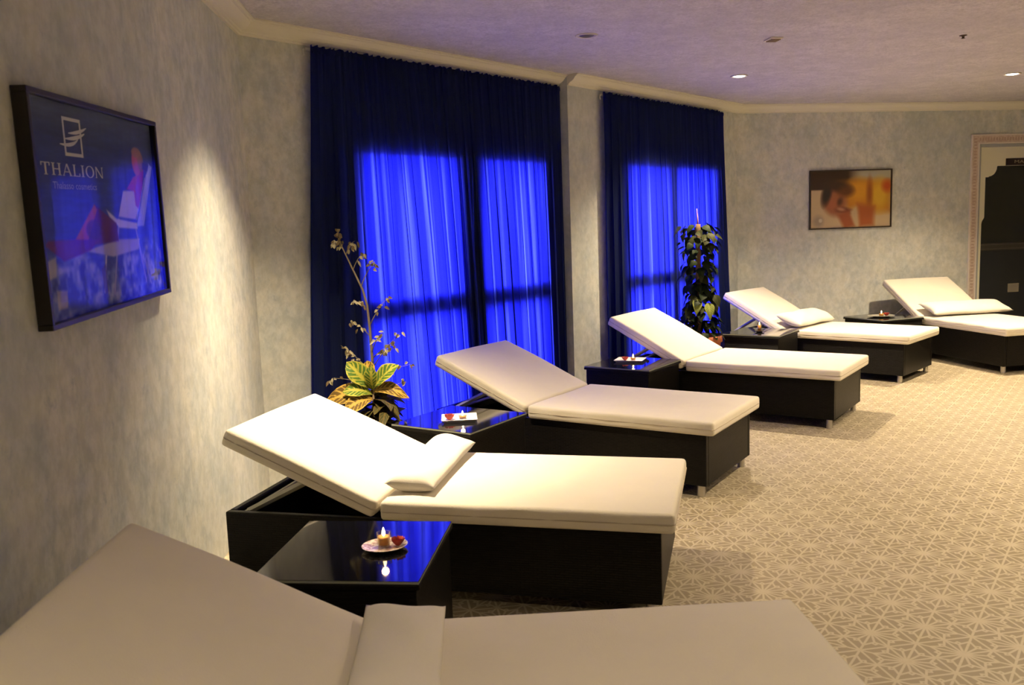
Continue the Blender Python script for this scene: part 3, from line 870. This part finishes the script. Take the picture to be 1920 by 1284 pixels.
def swoosh(a, c, b, wd):
    top, bot = [], []
    for i in range(9):
        t = i / 8
        x = (1 - t) ** 2 * a[0] + 2 * t * (1 - t) * c[0] + t * t * b[0]; y = (1 - t) ** 2 * a[1] + 2 * t * (1 - t) * c[1] + t * t * b[1]
        w_ = wd * math.sin(PI * (0.08 + 0.84 * t)); top.append((x, y + w_)); bot.append((x, y - w_))
    return [[bot[i], bot[i + 1], top[i + 1], top[i]] for i in range(8)]
E_ += swoosh((0.268, 0.862), (0.345, 0.868), (0.402, 0.902), 0.009)
E_ += swoosh((0.243, 0.834), (0.325, 0.838), (0.385, 0.872), 0.010)
E_ += swoosh((0.203, 0.806), (0.290, 0.798), (0.332, 0.838), 0.009)
flat('emblem', E_, M_INKWHITE, poster, PW - 0.03, PH - 0.03, 0.0210)
def serif_letters(word, x0, x1, z0, z1):
    adv = {'T': 1.0, 'H': 1.1, 'A': 1.1, 'L': 0.9, 'I': 0.52, 'O': 1.15, 'N': 1.1}
    tot = sum(adv[c] for c in word); sx = (x1 - x0) / tot; h = z1 - z0
    out = []; x = x0
    st, th = 0.16 * sx, 0.07 * sx * 1.3       # thick and thin stems
    sh = 0.07 * h
    def rect(a, b, c, d): out.append([(a, c), (b, c), (b, d), (a, d)])
    for ch in word:
        w_ = adv[ch] * sx; l, r = x + 0.07 * sx, x + w_ - 0.07 * sx; m = (l + r) / 2
        if ch == 'T':
            rect(m - st / 2, m + st / 2, z0, z1); rect(l, r, z1 - sh, z1); rect(l, l + th, z1 - .28 * h, z1 - sh); rect(r - th, r, z1 - .28 * h, z1 - sh); rect(m - st * 1.1, m + st * 1.1, z0, z0 + sh * .8)
        if ch == 'H':
            for q in (l + st * .6, r - st * 1.6):
                rect(q, q + st, z0, z1); rect(q - st * .6, q + st * 1.6, z0, z0 + sh * .8); rect(q - st * .6, q + st * 1.6, z1 - sh * .8, z1)
            rect(l + st, r - st, z0 + .47 * h, z0 + .55 * h)
        if ch == 'A':
            out.append([(l + .02 * sx, z0), (l + .02 * sx + th, z0), (m + th * .4, z1), (m - th * .6, z1)])
            out.append([(r - st - .03 * sx, z0), (r - .03 * sx, z0), (m + st * .5, z1), (m - st * .5, z1)])
            rect(l + .2 * w_, r - .2 * w_, z0 + .30 * h, z0 + .37 * h); rect(l - .02 * sx, l + .2 * sx, z0, z0 + sh * .7); rect(r - .27 * sx, r + .04 * sx, z0, z0 + sh * .7)
        if ch == 'L':
            rect(l + st * .5, l + st * 1.5, z0, z1); rect(l, r, z0, z0 + sh); rect(r - th, r, z0 + sh, z0 + .28 * h); rect(l, l + st * 2, z1 - sh * .8, z1)
        if ch == 'I':
            rect(m - st / 2, m + st / 2, z0, z1); rect(m - st * 1.1, m + st * 1.1, z0, z0 + sh * .8); rect(m - st * 1.1, m + st * 1.1, z1 - sh * .8, z1)
        if ch == 'O':
            n = 24
            for i in range(n):
                a, b = 2 * PI * i / n, 2 * PI * (i + 1) / n
                ro, ri = ((r - l) / 2, h * .53), ((r - l) / 2 - st, h * .53 - sh * .9)
                zc_ = (z0 + z1) / 2
                out.append([(m + ro[0] * math.cos(a), zc_ + ro[1] * math.sin(a)), (m + ro[0] * math.cos(b), zc_ + ro[1] * math.sin(b)), (m + ri[0] * math.cos(b), zc_ + ri[1] * math.sin(b)), (m + ri[0] * math.cos(a), zc_ + ri[1] * math.sin(a))])
        if ch == 'N':
            rect(l + st * .4, l + st * .4 + th, z0, z1); rect(r - st * .4 - th, r - st * .4, z0, z1)
            out.append([(r - st * 1.3, z0), (r - st * .4, z0), (l + st * 1.2, z1), (l + st * .1, z1)])
            rect(l - st * .1, l + st * 1.1, z0, z0 + sh * .8); rect(r - st * 1.2, r + st * .1, z1 - sh * .8, z1)
        x += w_
    return out
flat('title_lettering', serif_letters('THALION', 0.062, 0.505, 0.660, 0.716), M_INKWHITE, poster, PW - 0.03, PH - 0.03, 0.0210)
cu = bpy.data.curves.new('subtitle_lettering', 'FONT'); cu.body = 'Thalasso cosmetics'; cu.size = 0.030; cu.align_x = 'CENTER'
cu.resolution_u = 2
tx = bpy.data.objects.new('subtitle_lettering', cu); COL.objects.link(tx); tx.parent = poster
cu.materials.append(plain('grey_blue_ink', (0.42, 0.44, 0.55), 0.6))
tx.location = ((0.290 - .5) * PW, 0.0210, (0.594 - .5) * PH); tx.rotation_euler = (PI / 2, 0, 0); tx.scale = (1.42, 1, 1)

# --- massage picture on the far wall
QW, QH = 1.022, 0.664
pic = picture('framed_picture', A_F, O_F, 5.632, 1.736, QW, QH, 0.0, 0.028, 0.014, M_FRAMEBROWN,
              'thin-framed picture of a person resting face down in golden light', 'picture')
nx, ny = 200, 130
p = Paint(nx, ny, QW / QH)
p.I[:] = np.array((212, 190, 154)) / 255
p.blend(np.clip((p.V - 0.66) / 0.03, 0, 1) * np.clip((0.75 - p.U) / 0.3, 0, 1), (52, 30, 20))
p.blend(np.clip((p.V - 0.80) / 0.06, 0, 1) * np.clip((p.U - 0.46) / 0.18, 0, 1), (188, 186, 168))
p.poly([(0.34, 0.80), (0.60, 0.84), (1.0, 0.82), (1.0, 0.26), (0.80, 0.26), (0.56, 0.36), (0.46, 0.30)], (200, 132, 34), 0.14)
p.ell(0.60, 0.64, 0.15, 0.20, (228, 164, 40), soft=1.0)
p.ell(0.86, 0.56, 0.11, 0.26, (232, 188, 56), soft=1.0)
p.ell(0.735, 0.60, 0.035, 0.24, (160, 88, 30), soft=1.2)
p.ell(0.955, 0.72, 0.06, 0.10, (196, 84, 30), soft=1.2)
p.ell(0.30, 0.48, 0.15, 0.27, (164, 102, 66), 18, soft=0.45)
p.ell(0.28, 0.42, 0.07, 0.12, (176, 104, 72), 18, soft=1.2)
p.ell(0.20, 0.62, 0.055, 0.22, (44, 32, 30), -14, soft=0.8)
p.ell(0.34, 0.74, 0.16, 0.10, (64, 40, 28), -12, soft=0.9)
p.ell(0.44, 0.64, 0.09, 0.09, (104, 58, 28), 0, soft=1.1)
p.ell(0.365, 0.46, 0.03, 0.07, (92, 54, 40), -20, soft=1.2)
p.ell(0.42, 0.30, 0.10, 0.055, (116, 60, 42), -8, soft=1.0)
p.ell(0.38, 0.325, 0.05, 0.03, (188, 136, 106), -12, soft=1.0)
p.poly([(0.33, 0.24), (0.48, 0.30), (0.56, 0.02), (0.42, -0.02)], (164, 88, 52), 0.08)
p.poly([(0.58, 0.42), (0.80, 0.36), (0.79, 0.02), (0.61, 0.0)], (176, 94, 46), 0.10)
p.poly([(0.50, 0.28), (0.57, 0.36), (0.60, 0.02), (0.57, 0.0)], (208, 186, 150), 0.05)
p.ell(0.10, 0.12, 0.06, 0.10, (150, 136, 128), soft=0.9, a=0.6)
p.ell(0.125, 0.135, 0.022, 0.035, (214, 206, 192), soft=0.5)
pp = print_panel('print', QW - 0.026, QH - 0.026, nx, ny, p.I, M_PRINT, pic); pp.location = (0, 0.016, 0)

# ------------------------------------------------------------------ doorway in the far wall
M_CASING = None
def mat_casing():
    m, nt, b = new_mat('ornamental_casing')
    v = coords(nt, (1, 1, 1))
    n1 = noise(nt, v, 34, 2, 0.5)
    c = ramp(nt, n1, [(0.40, (0.60, 0.47, 0.40)), (0.60, (0.70, 0.60, 0.52))])
    nt.links.new(c, b.inputs['Base Color']); b.inputs['Roughness'].default_value = 0.6
    return m
M_CASING = mat_casing()
M_BEAD = plain('casing_bead', (0.76, 0.70, 0.64), 0.5)
M_GREYB = plain('grey_inner_edging', (0.36, 0.38, 0.40), 0.6)
M_CREAM = plain('cream_door_panel', (0.80, 0.79, 0.64), 0.55)
M_DOORUP = plain('dark_green_door_glass', (0.020, 0.022, 0.017), 0.25)
M_DOORLO = plain('dark_slate_door_panel', (0.022, 0.026, 0.030), 0.4)
M_DOORRAIL = plain('door_rail', (0.050, 0.046, 0.040), 0.4)
door = empty('door_1', wp(A_F, O_F, (D0 + D1) / 2, 0), A_F)
tag(door, 'dark door in a Moorish cut-out opening with patterned casing', 'door', kind='structure')
hw = (D1 - D0) / 2
C0 = 7.155; cw = (D0 + D1) / 2 - C0
def strip(nm, a0, a1, b0, b1, y0, y1, mat): return box(nm, (a0, a1, y0, y1, b0, b1), mat, door, 0.002, 1)
for sg in (-1, 1):
    for nm, q0, q1, dep, mt in (('casing', cw - .018, hw + .018, .012, M_CASING), ('bead', cw, cw - .018, .020, M_BEAD), ('bead', hw + .018, hw, .018, M_BEAD)):
        a0, a1 = sorted((sg * q0, sg * q1))
        strip(nm, a0, a1, 0, DZ + abs(q0 - hw), -dep, 0.0, mt)
    a0, a1 = sorted((sg * hw, sg * (hw - .030)))
    strip('edging', a0, a1, 0, DZ, -.004, 0.05, M_GREYB)
top = DZ + (cw - hw)
strip('bead', -cw + .018, cw - .018, top - .018, top, -.0203, 0, M_BEAD)
strip('casing', -hw - .018, hw + .018, DZ + .018, top - .018, -.0123, 0, M_CASING)
strip('bead', -hw, hw, DZ, DZ + .018, -.0183, 0, M_BEAD)
strip('edging', -hw + .03, hw - .03, DZ - .035, DZ, -.0043, .05, M_GREYB)
# fretted key motifs on the casing
mot = []
V, Fc = box_vf(-.017, .017, -.0150, -.011, -.010, .010), BOXF
me_m = None
kz = 0.62
while kz < top - .05:
    for xx in (-(cw + hw) / 2,):
        o = mesh_obj('motif', box_vf(-.018, .018, -.0145, -.0115, -.0095, .0095), BOXF, None, door) if me_m is None else None
        if o is None:
            o = bpy.data.objects.new('motif', me_m); COL.objects.link(o); o.parent = door
        else:
            me_m = o.data; me_m.materials.append(M_GREYB if False else plain('casing_motif', (0.52, 0.39, 0.32), 0.6))
        o.location = (xx, 0, kz)
    kz += 0.036
kx = -(cw + hw) / 2 + 0.06
while kx < 0.1:
    o = bpy.data.objects.new('motif', me_m); COL.objects.link(o); o.parent = door
    o.location = (kx, -.0003, DZ + (cw - hw) / 2); o.rotation_euler = (0, PI / 2, 0); kx += 0.036
# cream panel with Moorish cut-out (both halves)
prof = [(0.580, 0.0), (0.580, 1.400), (0.572, 1.430), (0.552, 1.458), (0.545, 1.475), (0.545, 1.942), (0.500, 1.942)]
for k in range(7):
    a = math.radians(k * 15)
    prof.append((0.500 - 0.105 * math.sin(a) * 1.0, 1.942 + 0.008 + 0.112 * (1 - math.cos(a))))
prof.append((0.385, 2.070)); prof.append((0.0, 2.070))
xo, ztop = hw - .0305, DZ - .0355
for sg in (-1, 1):
    V, Fc = [], []
    outer = []
    for (x, z) in prof:
        outer.append((xo, min(z, ztop)) if x > 0.40 else (min(x, xo), ztop))
    outer[-3] = (xo, ztop) if False else outer[-3]
    n = len(prof)
    for y in (0.018, 0.045):
        for (x, z) in prof: V.append((sg * x, y, z))
        for (x, z) in outer: V.append((sg * x, y, z))
    for i in range(n - 1):
        q = (i, i + 1, n + i + 1, n + i)
        Fc.append(q); Fc.append(tuple(2 * n + k for k in q[::-1]))
        Fc.append((i, i + 1, 2 * n + i + 1, 2 * n + i))
    # corner piece
    ic = next(i for i in range(n) if prof[i][0] <= 0.40)
    k = len(V)
    V += [(sg * xo, 0.018, ztop), (sg * xo, 0.045, ztop)]
    Fc.append((n + ic - 1, n + ic, k)); Fc.append((3 * n + ic - 1, 3 * n + ic, k + 1))
    bm = bmesh.new(); vs = [bm.verts.new(v) for v in V]
    for f in Fc:
        try: bm.faces.new([vs[i] for i in f])
        except ValueError: pass
    bmesh.ops.recalc_face_normals(bm, faces=bm.faces)
    bm_obj('cream_surround', bm, M_CREAM, door)
strip('upper_door_panel', -hw + .03, hw - .03, 1.165, DZ - .035, .10, .13, M_DOORUP)
strip('lower_door_panel', -hw + .03, hw - .03, 0.0, 1.075, .10, .13, M_DOORLO)
strip('door_rail', -hw + .03, hw - .03, 1.075, 1.165, .092, .13, M_DOORRAIL)
strip('rail_moulding', -hw + .03, hw - .03, 1.140, 1.152, .086, .092, plain('rail_moulding_paint', (0.10, 0.09, 0.075), .4))
strip('rail_moulding', -hw + .03, hw - .03, 1.088, 1.098, .086, .092, plain('rail_moulding_paint_low', (0.10, 0.09, 0.075), .4))
strip('switch_plate', -.13, .02, 0.56, 0.665, .094, .10, plain('beige_plate', (0.30, 0.28, 0.21), .5))
# name plaque over the opening
plq = empty('door_sign', wp(A_F, O_F + .016, (D0 + D1) / 2, 2.112), A_F)
box('board', (-.285, .285, -.012, .0015, -.040, .042), plain('plaque_dark', (0.02, 0.010, 0.008), .35), plq, 0.006)
cu = bpy.data.curves.new('lettering', 'FONT'); cu.body = 'MASAJES'; cu.size = 0.052; cu.align_x = 'CENTER'; cu.align_y = 'CENTER'; cu.resolution_u = 2
tx = bpy.data.objects.new('lettering', cu); COL.objects.link(tx); tx.parent = plq
cu.materials.append(plain('plaque_letters', (0.42, 0.36, 0.24), .4)); tx.location = (-.01, -.0125, 0); tx.rotation_euler = (PI / 2, 0, 0); tx.scale = (1.75, 1, 1)
tag(plq, 'dark plaque with pale lettering above the dark doorway', 'sign')

for nm in ('subtitle_lettering', 'lettering'):      # lettering as plain mesh
    o = bpy.data.objects[nm]
    bpy.context.view_layer.update()
    me = bpy.data.meshes.new_from_object(o.evaluated_get(bpy.context.evaluated_depsgraph_get()))
    q = bpy.data.objects.new('flat_' + nm, me); COL.objects.link(q)
    q.parent = o.parent; q.location = o.location; q.rotation_euler = o.rotation_euler; q.scale = o.scale
    bpy.data.objects.remove(o); q.name = nm

# ------------------------------------------------------------------ ceiling fittings
M_BULB = emit('downlight_bulb', (1.0, 0.90, 0.72), 14.0)
M_RING = plain('downlight_ring', (0.70, 0.66, 0.60), 0.4)
M_BULBOFF = plain('unlit_bulb', (0.08, 0.07, 0.07), 0.3)
def downlight(x, y, watts, cone, label, lit=True, w2=0, c2=0):
    e = empty('downlight', (x, y, ZT), 0.17)
    prof = [(0.075, -0.0005), (0.075, -0.006), (0.071, -0.009), (0.060, -0.008), (0.056, -0.0005)]
    lathe('ring', prof, M_RING, e, 32)
    lathe('bulb', [(0.050, -0.001), (0.050, -0.004), (0.034, -0.010), (0.001, -0.013)], M_BULB if lit else M_BULBOFF, e, 24)
    if lit:
        ld = bpy.data.lights.new('downlight_beam', 'SPOT'); ld.energy = watts; ld.color = LAMP_COL
        ld.spot_size = math.radians(cone); ld.spot_blend = 1.0; ld.shadow_soft_size = 0.045
        lo = bpy.data.objects.new('downlight_beam', ld); COL.objects.link(lo); lo.parent = e; lo.location = (0, 0, -0.06)
    if w2:
        ld = bpy.data.lights.new('downlight_inner_beam', 'SPOT'); ld.energy = w2; ld.color = LAMP_COL
        ld.spot_size = math.radians(c2); ld.spot_blend = 1.0; ld.shadow_soft_size = 0.04
        lo = bpy.data.objects.new('downlight_inner_beam', ld); COL.objects.link(lo); lo.parent = e; lo.location = (0, 0, -0.061)
    tag(e, label, 'ceiling light', 'recessed ceiling downlights')
for i, (x, y, wt, cn, w2, c2) in enumerate(DOWNLIGHTS):
    downlight(x, y, wt, cn, ['lit ceiling downlight over the bright white lounger', 'lit round downlight in front of the narrow curtained window', 'lit downlight near the doorway and massage picture',
                             'unseen fill downlight added over the open floor', 'unseen downlight added to brighten the lounger by the wide window', 'lit downlight over the open floor beyond the view, added as fill', 'unseen downlight added to light the poster lounger'][i], True, w2, c2)
for x, y in UNLIT:
    downlight(x, y, 0, 0, 'unlit downlight in the ceiling above the wide curtained window', lit=False)
e = empty('smoke_detector', (1.903, 6.395, ZT), 0.17)
box('base', (-.048, .048, -.055, .055, -.012, -.0005), M_RING, e, .003)
for k in range(4): box('louver', (-.036, .036, -.040 + k * .024, -.030 + k * .024, -.018, -.012), plain('louver_brown', (0.22, 0.16, 0.11), .5) if k == 0 else bpy.data.materials['louver_brown'], e)
tag(e, 'small beige louvred fitting on the ceiling', 'ceiling fitting')
e = empty('sprinkler', (3.296, 6.52, ZT))
lathe('rose', [(0.026, -0.0005), (0.026, -0.004), (0.010, -0.008), (0.008, -0.020), (0.016, -0.022), (0.001, -0.025)], plain('dark_brass', (0.10, 0.07, 0.05), .4, .6), e, 16)
tag(e, 'tiny dark round sprinkler in the ceiling', 'sprinkler')

# ------------------------------------------------------------------ plants
def leaf_vf(base, d, up, L, Wd, droop=0.5, fold=0.25, shape=1.0, nseg=7, heart=False):
    """one leaf blade: base point, growth direction, up vector; returns verts, faces, uvs"""
    d = Vector(d).normalized(); side = d.cross(Vector(up)).normalized(); nrm = side.cross(d).normalized()
    V, Fc, UV = [], [], []
    base = Vector(base)
    for i in range(nseg + 1):
        t = i / nseg
        if heart: wv = (math.sin(PI * min(1, t * 0.98 + 0.02) ** 0.62)) 
        else: wv = math.sin(PI * t ** (0.85 / shape)) ** 0.8
        c = base + d * (L * t * (1 - 0.12 * droop * t)) - Vector((0, 0, 1)) * (droop * L * 0.45 * t * t) + nrm * (0.10 * L * math.sin(PI * t))
        hw_ = Wd / 2 * wv + 0.0008
        rip = 0.05 * Wd * math.sin(t * 16)
        for k, f in enumerate((-1, -0.5, 0, 0.5, 1)):
            V.append(c + side * (hw_ * f) + nrm * (abs(f) * fold * hw_ + rip * abs(f) * (0.6 if f > 0 else -0.6)))
            UV.append((0.5 + 0.5 * f, t))
    for i in range(nseg):
        for k in range(4):
            a = i * 5 + k; Fc.append((a, a + 1, a + 6, a + 5))
    return V, Fc, UV
def leaf_obj(name, args, mat, parent):
    V, Fc, UV = leaf_vf(**args)
    o = mesh_obj(name, V, Fc, mat, parent, smooth=True)
    uvl = o.data.uv_layers.new(name='UVMap')
    for l in o.data.loops: uvl.data[l.index].uv = UV[l.vertex_index]
    return o
def mat_croton(name, green, yellow, k):
    m, nt, b = new_mat(name)
    uv = N(nt, 'ShaderNodeUVMap')
    sep = N(nt, 'ShaderNodeSeparateXYZ'); nt.links.new(uv.outputs[0], sep.inputs[0])
    def mth(op, x, y=None):
        n = N(nt, 'ShaderNodeMath', operation=op)
        for i, t in enumerate((x, y)):
            if t is None: continue
            if isinstance(t, (int, float)): n.inputs[i].default_value = t
            else: nt.links.new(t, n.inputs[i])
        return n.outputs[0]
    au = mth('ABSOLUTE', mth('SUBTRACT', sep.outputs[0], 0.5))
    rib = mth('SUBTRACT', 1.0, mth('MULTIPLY', au, 7.0))
    vein = mth('SINE', mth('MULTIPLY', mth('SUBTRACT', sep.outputs[1], mth('MULTIPLY', au, 0.55)), 46.0))
    edge = mth('MULTIPLY', mth('SUBTRACT', au, 0.36), 6.0)
    nz = noise(nt, coords(nt, (1, 1, 1)), 28, 3, 0.6)
    f = mth('MAXIMUM', mth('MAXIMUM', rib, mth('MULTIPLY', vein, 0.75)), edge)
    f = mth('ADD', f, mth('MULTIPLY', mth('SUBTRACT', nz, 0.5), k))
    c = ramp(nt, f, [(0.25, green), (0.65, yellow)])
    nt.links.new(c, b.inputs['Base Color']); b.inputs['Roughness'].default_value = 0.55; b.inputs['Specular IOR Level'].default_value = 0.12
    return m
M_CRO_G = mat_croton('croton_leaf_green', (0.06, 0.12, 0.02), (0.33, 0.31, 0.045), 2.0)
M_CRO_O = mat_croton('croton_leaf_orange', (0.10, 0.062, 0.014), (0.38, 0.25, 0.05), 2.2)
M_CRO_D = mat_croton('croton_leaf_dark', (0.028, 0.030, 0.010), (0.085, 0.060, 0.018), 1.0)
M_STEM = plain('brown_stem', (0.16, 0.11, 0.06), 0.8)
M_SOIL = plain('potting_soil', (0.03, 0.02, 0.014), 0.95)
M_TERRA = plain('terracotta', (0.40, 0.12, 0.05), 0.7)
M_POTDARK = plain('dark_glazed_pot', (0.05, 0.035, 0.03), 0.4)
def pot(parent, r, h, mat):
    lathe('pot', [(r * .72, 0), (r * .74, .004), (r * .92, h * .86), (r * .93, h * .86), (r, h * .87), (r, h), (r * .90, h), (r * .88, h * .90)], mat, parent, 32)
    lathe('soil', [(r * .87, h * .90), (r * .5, h * .915), (0.002, h * .92)], M_SOIL, parent, 24)
# croton
cro = empty('potted_croton', (-0.850, 5.245, 0))
CK = 1.28
pot(cro, 0.135, 0.24, M_POTDARK)
tube('stem', [(0, 0, .21), (-.01, -.005, .34), (.0, -.01, .50), (.01, -.01, .62)], [.010, .009, .008, .005], M_STEM, cro)
tube('stem', [(0.02, 0.01, .21), (.05, 0, .30), (.10, -.01, .38)], [.008, .007, .005], M_STEM, cro)
def cl(b, d, L, Wd, mat, droop=.4, fold=.3, up=(0, -0.75, 0.65)):
    leaf_obj('leaf', dict(base=(b[0], b[1], b[2] * 1.12), d=d, up=(up[0] + rr.uniform(-.35, .35), up[1], up[2]), L=L * CK, Wd=Wd * CK * 1.08, droop=droop, fold=fold, shape=.62 if mat is not M_CRO_D else 1.0, nseg=9), mat, cro)
rr = random.Random(4)
c0 = (0.005, -0.012, 0.545)
cl(c0, (-.62, -.05, .80), .190, .090, M_CRO_G, .1)
cl(c0, (.72, -.10, .70), .185, .082, M_CRO_G, .1)
cl(c0, (.03, -.25, .95), .135, .062, M_CRO_G, .1)
cl(c0, (-.20, .45, .90), .17, .07, M_CRO_O, .2)
cl((0, -.01, .52), (-.85, -.35, .42), .165, .072, M_CRO_G, .5)
cl((0, -.01, .50), (-.96, -.15, .22), .240, .100, M_CRO_O, .5)
cl((0, -.01, .53), (.90, -.20, .35), .220, .070, M_CRO_O, .95)
cl((0, -.01, .49), (-.65, -.55, .10), .18, .085, M_CRO_O, .7)
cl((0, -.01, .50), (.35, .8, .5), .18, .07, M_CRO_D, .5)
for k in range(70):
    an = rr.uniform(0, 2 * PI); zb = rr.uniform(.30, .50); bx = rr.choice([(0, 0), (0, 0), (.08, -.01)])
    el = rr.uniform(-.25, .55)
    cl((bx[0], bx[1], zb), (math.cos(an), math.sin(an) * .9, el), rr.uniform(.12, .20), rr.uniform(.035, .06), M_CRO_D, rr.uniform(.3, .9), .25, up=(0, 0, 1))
tag(cro, 'leafy croton with yellow-veined leaves in front of the wide blue curtain', 'plant')

# bare-branched plant with small pale leaves (branch skeleton in its own x/z plane, with depth)
M_BARK = plain('grey_brown_bark', (0.20, 0.16, 0.11), 0.85)
M_DRYLEAF = plain('pale_dry_leaf', (0.40, 0.36, 0.24), 0.7)
M_DRYLEAF2 = plain('brown_dry_leaf', (0.14, 0.10, 0.055), 0.8)
bare = empty('bare_branched_plant', (-0.905, 5.505, 0))
pot(bare, 0.115, 0.22, M_POTDARK)
trunk = [(.015, 0, .20), (.02, 0, .50), (.022, .005, .72), (.018, 0, .95), (.010, -.005, 1.10), (-.012, -.01, 1.20), (-.065, -.02, 1.33), (-.115, -.02, 1.45), (-.140, -.02, 1.52)]
tube('trunk', trunk, [.010, .0095, .009, .008, .007, .0065, .005, .004, .003], M_BARK, bare)
tv = [Vector(q) for q in trunk]
def bez(a, b, lift):
    a, b = Vector(a), Vector(b); m_ = (a + b) / 2 + Vector((0, 0, lift))
    return [(a * (1 - t) ** 2 + m_ * 2 * t * (1 - t) + b * t * t) for t in (0, .25, .5, .75, 1)]
rb = random.Random(21)
mains = [((.018, 0, .97), (.13, -.03, 1.13)), ((.02, 0, .90), (-.10, .02, 1.00)), ((.012, 0, 1.06), (-.06, -.03, 1.13)), ((.02, 0, .70), (.21, -.05, .92)), ((.02, 0, .62), (.26, -.02, .72)),
         ((.02, 0, .66), (-.16, -.05, .86)), ((.02, 0, .58), (-.22, -.08, .66)), ((-.02, -.01, 1.22), (.06, .03, 1.36)), ((-.06, -.02, 1.33), (.0, 0, 1.42)), ((-.10, -.02, 1.42), (-.05, .02, 1.50)),
         ((.02, 0, .55), (-.17, .04, .56)), ((.02, 0, .76), (.16, .06, .84)), ((-.115, -.02, 1.45), (-.175, -.03, 1.49)), ((.02, 0, .50), (.20, .03, .60)), ((.02, 0, .80), (.10, -.08, .93))]
lv = 0
for a, b in mains:
    path = bez(a, b, 0.03)
    tube('branch', path, [.0035, .003, .0026, .002, .0015], M_BARK, bare, 6)
    for k in range(rb.randint(8, 12)):
        q = path[rb.randint(2, 4)] + Vector((rb.uniform(-.018, .018), rb.uniform(-.03, .03), rb.uniform(-.02, .015)))
        d = (rb.uniform(-1, 1), rb.uniform(-.6, .4), rb.uniform(-1.1, .3))
        tw = bez(path[rb.randint(2, 3)], q, .006)
        leaf_obj('leaf', dict(base=q, d=d, up=(0.1, -1, .3), L=rb.uniform(.022, .040), Wd=rb.uniform(.012, .020), droop=.6, fold=.5, nseg=4), M_DRYLEAF if rb.random() < .62 else M_DRYLEAF2, bare)
for k in range(10):
    q = Vector((-.140, -.02, 1.51)) + Vector((rb.uniform(-.04, .03), rb.uniform(-.03, .03), rb.uniform(-.05, .05)))
    leaf_obj('leaf', dict(base=q, d=(rb.uniform(-1, 1), -.3, rb.uniform(-.6, 1)), up=(0.1, -1, .3), L=rb.uniform(.028, .045), Wd=rb.uniform(.014, .024), droop=.5, fold=.4, nseg=4), M_DRYLEAF2, bare)
tag(bare, 'tall bare-branched plant with small pale leaves against the blue curtain', 'plant')

# climbing plant on a moss pole
M_IVY = mat_croton('climber_leaf_green', (0.006, 0.013, 0.004), (0.014, 0.022, 0.007), 0.8)
M_IVY2 = mat_croton('climber_leaf_olive', (0.015, 0.019, 0.006), (0.034, 0.036, 0.011), 0.8)
M_IVY3 = mat_croton('climber_leaf_yellow', (0.13, 0.16, 0.035), (0.22, 0.24, 0.06), 0.6)
M_MOSS = plain('moss_pole_fibre', (0.13, 0.075, 0.035), 0.95)
clm = empty('climbing_plant', (1.80, 8.365, 0))
pot(clm, 0.205, 0.47, M_TERRA)
V, Fc = [], []
pp_ = []
for i in range(26):
    zz = .40 + (1.52 - .40) * i / 25
    pp_.append((-.02 + .004 * math.sin(i * 2.1), -.02, zz))
tube('moss_pole', pp_, [0.024 + 0.003 * math.sin(i * 3.7) for i in range(26)], M_MOSS, clm, 12)
tube('shoot', [(-.02, -.02, 1.50), (-.022, -.02, 1.58), (-.03, -.02, 1.665)], [.009, .006, .002], plain('pink_shoot', (0.45, 0.20, 0.16), .6), clm)
rc = random.Random(99)
for k in range(252):
    zz = .50 + 1.02 * rc.random()
    env = 1.0 + 0.35 * max(0, (.85 - zz))
    rad = (0.035 + 0.125 * rc.random() ** 0.7) * env * (0.85 + 0.3 * abs(zz - 1.0) / .5)
    an = rc.uniform(0, 2 * PI)
    ca, sa = math.cos(an), math.sin(an)
    b = (-.02 + rad * ca, -.02 + rad * sa, zz)
    tw = rc.uniform(-.7, .7)
    d = (ca * .55 - sa * tw, sa * .55 + ca * tw, rc.uniform(-1.2, -.25))
    m_ = M_IVY if rc.random() < .70 else M_IVY2
    leaf_obj('leaf', dict(base=b, d=d, up=(ca, sa, .55), L=rc.uniform(.075, .120), Wd=rc.uniform(.060, .092), droop=.35, fold=.15, nseg=5, heart=True), m_, clm)
for k in range(34):   # low spreading leaves over the rim
    an = rc.uniform(0, 2 * PI); rad = rc.uniform(.08, .20)
    b = (rad * math.cos(an), rad * math.sin(an), rc.uniform(.48, .62))
    leaf_obj('leaf', dict(base=b, d=(math.cos(an), math.sin(an), rc.uniform(-.4, .6)), up=(0, 0, 1), L=rc.uniform(.08, .12), Wd=rc.uniform(.05, .075), droop=.7, fold=.2, nseg=5, heart=True), M_IVY if rc.random() < .6 else M_IVY2, clm)
for b, d, L in (((-.06, -.16, .83), (-.15, -.35, -.9), .145), ((.04, -.17, .79), (.05, -.3, -.95), .150), ((.10, -.14, .86), (.35, -.3, -.8), .12), ((-.12, -.12, .75), (-.4, -.3, -.8), .12)):
    leaf_obj('leaf', dict(base=b, d=d, up=(0, -1, .35), L=L, Wd=L * .62, droop=.3, fold=.2, nseg=6, heart=True), M_IVY3 if L > .13 else M_IVY2, clm)
tag(clm, 'climbing plant on a moss pole in a terracotta pot before the blue curtain', 'plant')
